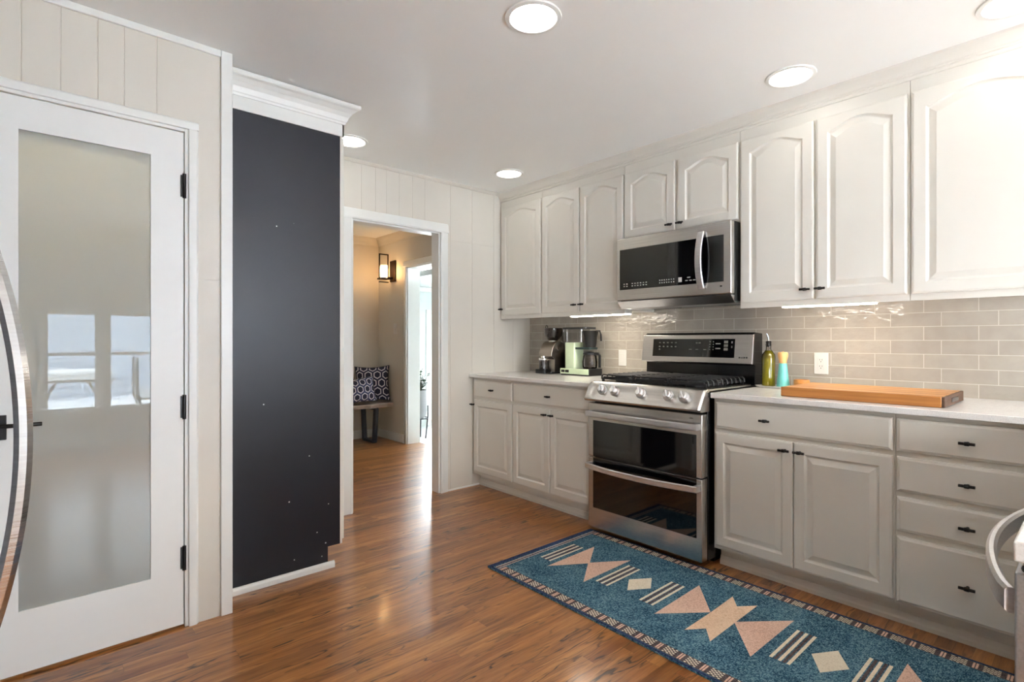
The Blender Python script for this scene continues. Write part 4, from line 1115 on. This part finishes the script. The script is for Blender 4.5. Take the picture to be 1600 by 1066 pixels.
def pillow(label, c, w, h, yaw, tilt, roll, group, mt='trellis', uo=0.0):
    bm = B(); n = 14
    uvl = bm.loops.layers.uv.new('UVMap')
    G = {}
    for side in (1, -1):
        for i in range(n + 1):
            for j in range(n + 1):
                u = i / n * 2 - 1; v = j / n * 2 - 1
                edge = (i in (0, n) or j in (0, n))
                if side == -1 and edge: G[(side, i, j)] = G[(1, i, j)]; continue
                th = 0.085 * ((1 - u ** 2) * (1 - v ** 2)) ** 0.45
                k = 1 - 0.11 * (1 - v ** 2) * abs(u) ** 2
                k2 = 1 - 0.11 * (1 - u ** 2) * abs(v) ** 2
                G[(side, i, j)] = bm.verts.new((u * w / 2 * k, side * -th, v * h / 2 * k2))
    for side in (1, -1):
        for i in range(n):
            for j in range(n):
                q = [(i, j), (i + 1, j), (i + 1, j + 1), (i, j + 1)]
                f = bm.faces.new([G[(side, a, b)] for a, b in (q if side == 1 else q[::-1])])
                for lp, (a, b) in zip(f.loops, q if side == 1 else q[::-1]): lp[uvl].uv = (a / n * w / 0.45 + uo, b / n * h / 0.45 + uo)
    R_ = Matrix.Translation(c) @ Matrix.Rotation(yaw, 4, 'Z') @ Matrix.Rotation(tilt, 4, 'X') @ Matrix.Rotation(roll, 4, 'Y')
    bmesh.ops.transform(bm, matrix=R_, verts=bm.verts[:])
    o = link('throw_pillow', bm, M[mt], None, smooth=True)
    tag(o, label, 'pillow', group)
    bp = B(); n = 10; P = []
    for (u0, v0), (u1, v1) in (((-1, -1), (1, -1)), ((1, -1), (1, 1)), ((1, 1), (-1, 1)), ((-1, 1), (-1, -1))):
        for q in range(n):
            u = u0 + (u1 - u0) * q / n; v = v0 + (v1 - v0) * q / n
            P.append(R_ @ Vector((u * w / 2 * (1 - 0.11 * (1 - v ** 2) * u ** 2), 0, v * h / 2 * (1 - 0.11 * (1 - u ** 2) * v ** 2))))
    rod(bp, P + [P[0]], 0.006, 6); link('piping', bp, M['navy'], o, smooth=True)
pillow('larger navy trellis pillow leaning in the hall corner, behind the other', (2.93, 5.80, 0.678), 0.40, 0.42, math.radians(-30), math.radians(-13), math.radians(-2), 'throw pillows on the hall bench')
pillow('front navy trellis pillow nearest the door casing on the bench', (2.655, 5.635, 0.622), 0.46, 0.29, math.radians(-2), math.radians(-14), math.radians(-4), 'throw pillows on the hall bench', 'trellis2', 0.07)

t = thing('wall_sconce', 'bronze wall sconce with glowing glass shade on the hall wall', 'wall lamp', (HX, 5.655, 2.0))
sy = 5.655; BR = M['bronze']
bm = B(); box(bm, HX - 0.018, HX, sy - 0.062, sy + 0.062, 1.885, 2.135); link('backplate', bm, BR, t, bev=0.002)
bm = B(); box(bm, HX - 0.10, HX - 0.018, sy - 0.012, sy + 0.012, 1.915, 1.94)
lx = HX - 0.13
box(bm, lx - 0.055, lx + 0.055, sy - 0.055, sy + 0.055, 1.905, 1.922); link('arm', bm, BR, t)
bm = B()
for s in (-1, 1): box(bm, lx + s * 0.055 - 0.006, lx + s * 0.055 + 0.006, sy - 0.006, sy + 0.006, 1.905, 2.205)
box(bm, lx - 0.061, lx + 0.061, sy - 0.006, sy + 0.006, 2.193, 2.205); box(bm, lx - 0.055, lx + 0.055, sy - 0.02, sy + 0.02, 1.87, 1.88)
link('frame', bm, BR, t)
bm = B(); lathe(bm, (lx, sy, 1.922), [(0.044, 0), (0.044, 0.15), (0.042, 0.15), (0.042, 0.002)], 24, cap1=False); link('glass_shade', bm, M['shade'], t, smooth=True)
bm = B(); lathe(bm, (lx, sy, 1.935), [(0.016, 0), (0.022, 0.02), (0.033, 0.06), (0.032, 0.09), (0.018, 0.115), (0.001, 0.12)], 18); link('bulb', bm, M['bulb'], t, smooth=True)

t = thing('light_switch', 'white light switch on the hall wall below the sconce', 'light switch', (HX, 5.61, 1.33))
bm = B(); box(bm, HX - 0.006, HX, 5.575, 5.650, 1.265, 1.39); link('cover_plate', bm, M['plate'], t, bev=0.002)
bm = B(); box(bm, HX - 0.010, HX - 0.006, 5.600, 5.625, 1.30, 1.355); link('rocker', bm, M['plate'], t, bev=0.001)

px, py = 3.43, 5.58
t = thing('plant_stand', 'thin metal plant stand under the grey planter in the sunroom', 'plant stand', (px, py, 0))
bm = B()
for k in range(4):
    a = PI / 4 + k * PI / 2; dx, dy = math.cos(a), math.sin(a)
    rod(bm, [(px + dx * 0.085, py + dy * 0.085, 0.0), (px + dx * 0.112, py + dy * 0.112, 0.27), (px + dx * 0.112, py + dy * 0.112, 0.40)], 0.008, 8)
rod(bm, [(px + 0.112 * math.cos(a), py + 0.112 * math.sin(a), 0.245) for a in [k * PI / 16 for k in range(33)]], 0.006, 6)
for a in (PI / 4, 3 * PI / 4): rod(bm, [(px + 0.1 * math.cos(a), py + 0.1 * math.sin(a), 0.235), (px - 0.1 * math.cos(a), py - 0.1 * math.sin(a), 0.235)], 0.006, 6)
link('frame', bm, M['navy'], t)
t = thing('potted_plant', 'leafy plant in a grey planter past the hall opening', 'plant', (px, py, 0.245))
bm = B(); lathe(bm, (px, py, 0.245), [(0.06, 0), (0.085, 0.02), (0.098, 0.09), (0.098, 0.34), (0.092, 0.34), (0.090, 0.30), (0.001, 0.30)], 28); link('planter', bm, M['grey'], t, smooth=True)
bm = B(); lathe(bm, (px, py, 0.530), [(0.088, 0), (0.088, 0.02), (0.001, 0.025)], 16); link('soil', bm, M['soil'], t)
bs = B(); bl = B(); rng = random.Random(3)
for k in range(15):
    a = k * 2.4; h_ = rng.uniform(0.08, 0.30); r_ = rng.uniform(0.03, 0.13)
    tip = Vector((px + math.cos(a) * r_, py + math.sin(a) * r_, 0.55 + h_)); b0 = Vector((px + math.cos(a) * 0.02, py + math.sin(a) * 0.02, 0.55))
    rod(bs, [b0, b0.lerp(tip, 0.5) + Vector((0, 0, 0.02)), tip], 0.003, 5)
    for j in range(8):
        p = b0.lerp(tip, 0.25 + 0.75 * j / 7); da = rng.uniform(0, 2 * PI)
        d = Vector((math.cos(da), math.sin(da), rng.uniform(-0.1, 0.7))).normalized(); s_ = d.cross(Vector((0, 0, 1))).normalized() * 0.022
        n_ = s_.cross(d).normalized() * 0.004; L_ = 0.062
        v = [bl.verts.new(q) for q in (p, p + d * L_ * 0.45 + s_ + n_, p + d * L_, p + d * L_ * 0.45 - s_ + n_)]
        bl.faces.new(v)
link('stems', bs, M['stem'], t); link('foliage', bl, M['leaf'], t)

# ------------------------------------------------------------------ outside the windows (seen mirrored in the frosted door)
bm = B(); box(bm, -12, 14, -16, -2.54, -0.10, -0.05); box(bm, 5.5, 14, -2.54, 14, -0.10, -0.05); box(bm, -12, 5.5, 6.45, 14, -0.10, -0.05); box(bm, -12, -1.1, -2.54, 6.45, -0.10, -0.05)
o = struct('ground', bm, M['snow'])
t = thing('neighbour_house', 'pale blue grey sided house behind the snowy patio', 'house', (2, -9.5, -0.4))
bm = B(); box(bm, -6, 9, -12, -9.5, -0.4, 2.2); link('wall', bm, M['siding'], t)
bm = B(); prism(bm, [(-12.3, 2.2), (-9.2, 2.2), (-10.75, 3.0)], 'x', -6.2, 9.2); link('roof', bm, M['snow'], t)
t = thing('patio_table', 'snow covered patio table outside the left window', 'table', (0.30, -3.9, -0.05))
bm = B(); box(bm, -0.15, 0.72, -4.3, -3.5, 0.66, 0.69); link('tabletop', bm, M['patio'], t)
bm = B(); L = []
for z, k in ((0.69, 1.0), (0.76, 0.98), (0.79, 0.9), (0.795, 0.6)):
    L.append([(0.285 + (x - 0.285) * k, -3.9 + (y + 3.9) * k, z + 0.01 * math.sin(x * 9 + y * 7)) for x, y in rrect(-0.14, 0.71, -4.29, -3.51, 0.05, 5)])
loops(bm, L); link('snow_cap', bm, M['snow'], t, smooth=True)
for s in (-1, 1):
    bm = B(); cxx = 0.285 + s * 0.28
    bar(bm, [(cxx - 0.2, -3.6, -0.05), (cxx + 0.12, -3.6, 0.66)], 0.03, 0.05, (0, 1, 0)); bar(bm, [(cxx + 0.2, -3.6, -0.05), (cxx - 0.12, -3.6, 0.66)], 0.03, 0.05, (0, 1, 0)); link('leg', bm, M['patio'], t)
def patio_chair(x, y, label, flip):
    t = thing('patio_chair', label, 'chair', (x, y, -0.05), 'patio chairs in the snow')
    bm = B(); box(bm, x - 0.24, x + 0.24, y - 0.22, y + 0.22, 0.38, 0.41); link('seat', bm, M['patio'], t)
    bm = B()
    bx = x - 0.24 * flip
    for k in range(6): box(bm, bx - 0.012, bx + 0.012, y - 0.22, y + 0.22, 0.48 + k * 0.075, 0.53 + k * 0.075)
    for yy in (y - 0.22, y + 0.20): box(bm, bx - 0.015, bx + 0.015, yy, yy + 0.02, 0.41, 0.95)
    link('backrest', bm, M['patio'], t)
    for dx in (-0.22, 0.20):
        for dy in (-0.2, 0.18):
            bm = B(); box(bm, x + dx, x + dx + 0.025, y + dy, y + dy + 0.025, -0.05, 0.38); link('leg', bm, M['patio'], t)
    bm = B(); L = []
    for z, k in ((0.41, 1.0), (0.47, 0.97), (0.50, 0.8), (0.505, 0.4)): L.append([(x + (a - x) * k, y + (b - y) * k, z) for a, b in rrect(x - 0.23, x + 0.23, y - 0.21, y + 0.21, 0.05, 5)])
    loops(bm, L); link('snow_cap', bm, M['snow'], t, smooth=True)
patio_chair(1.2, -3.8, 'slatted wooden patio chair with snow on its seat right of the patio table', 1)
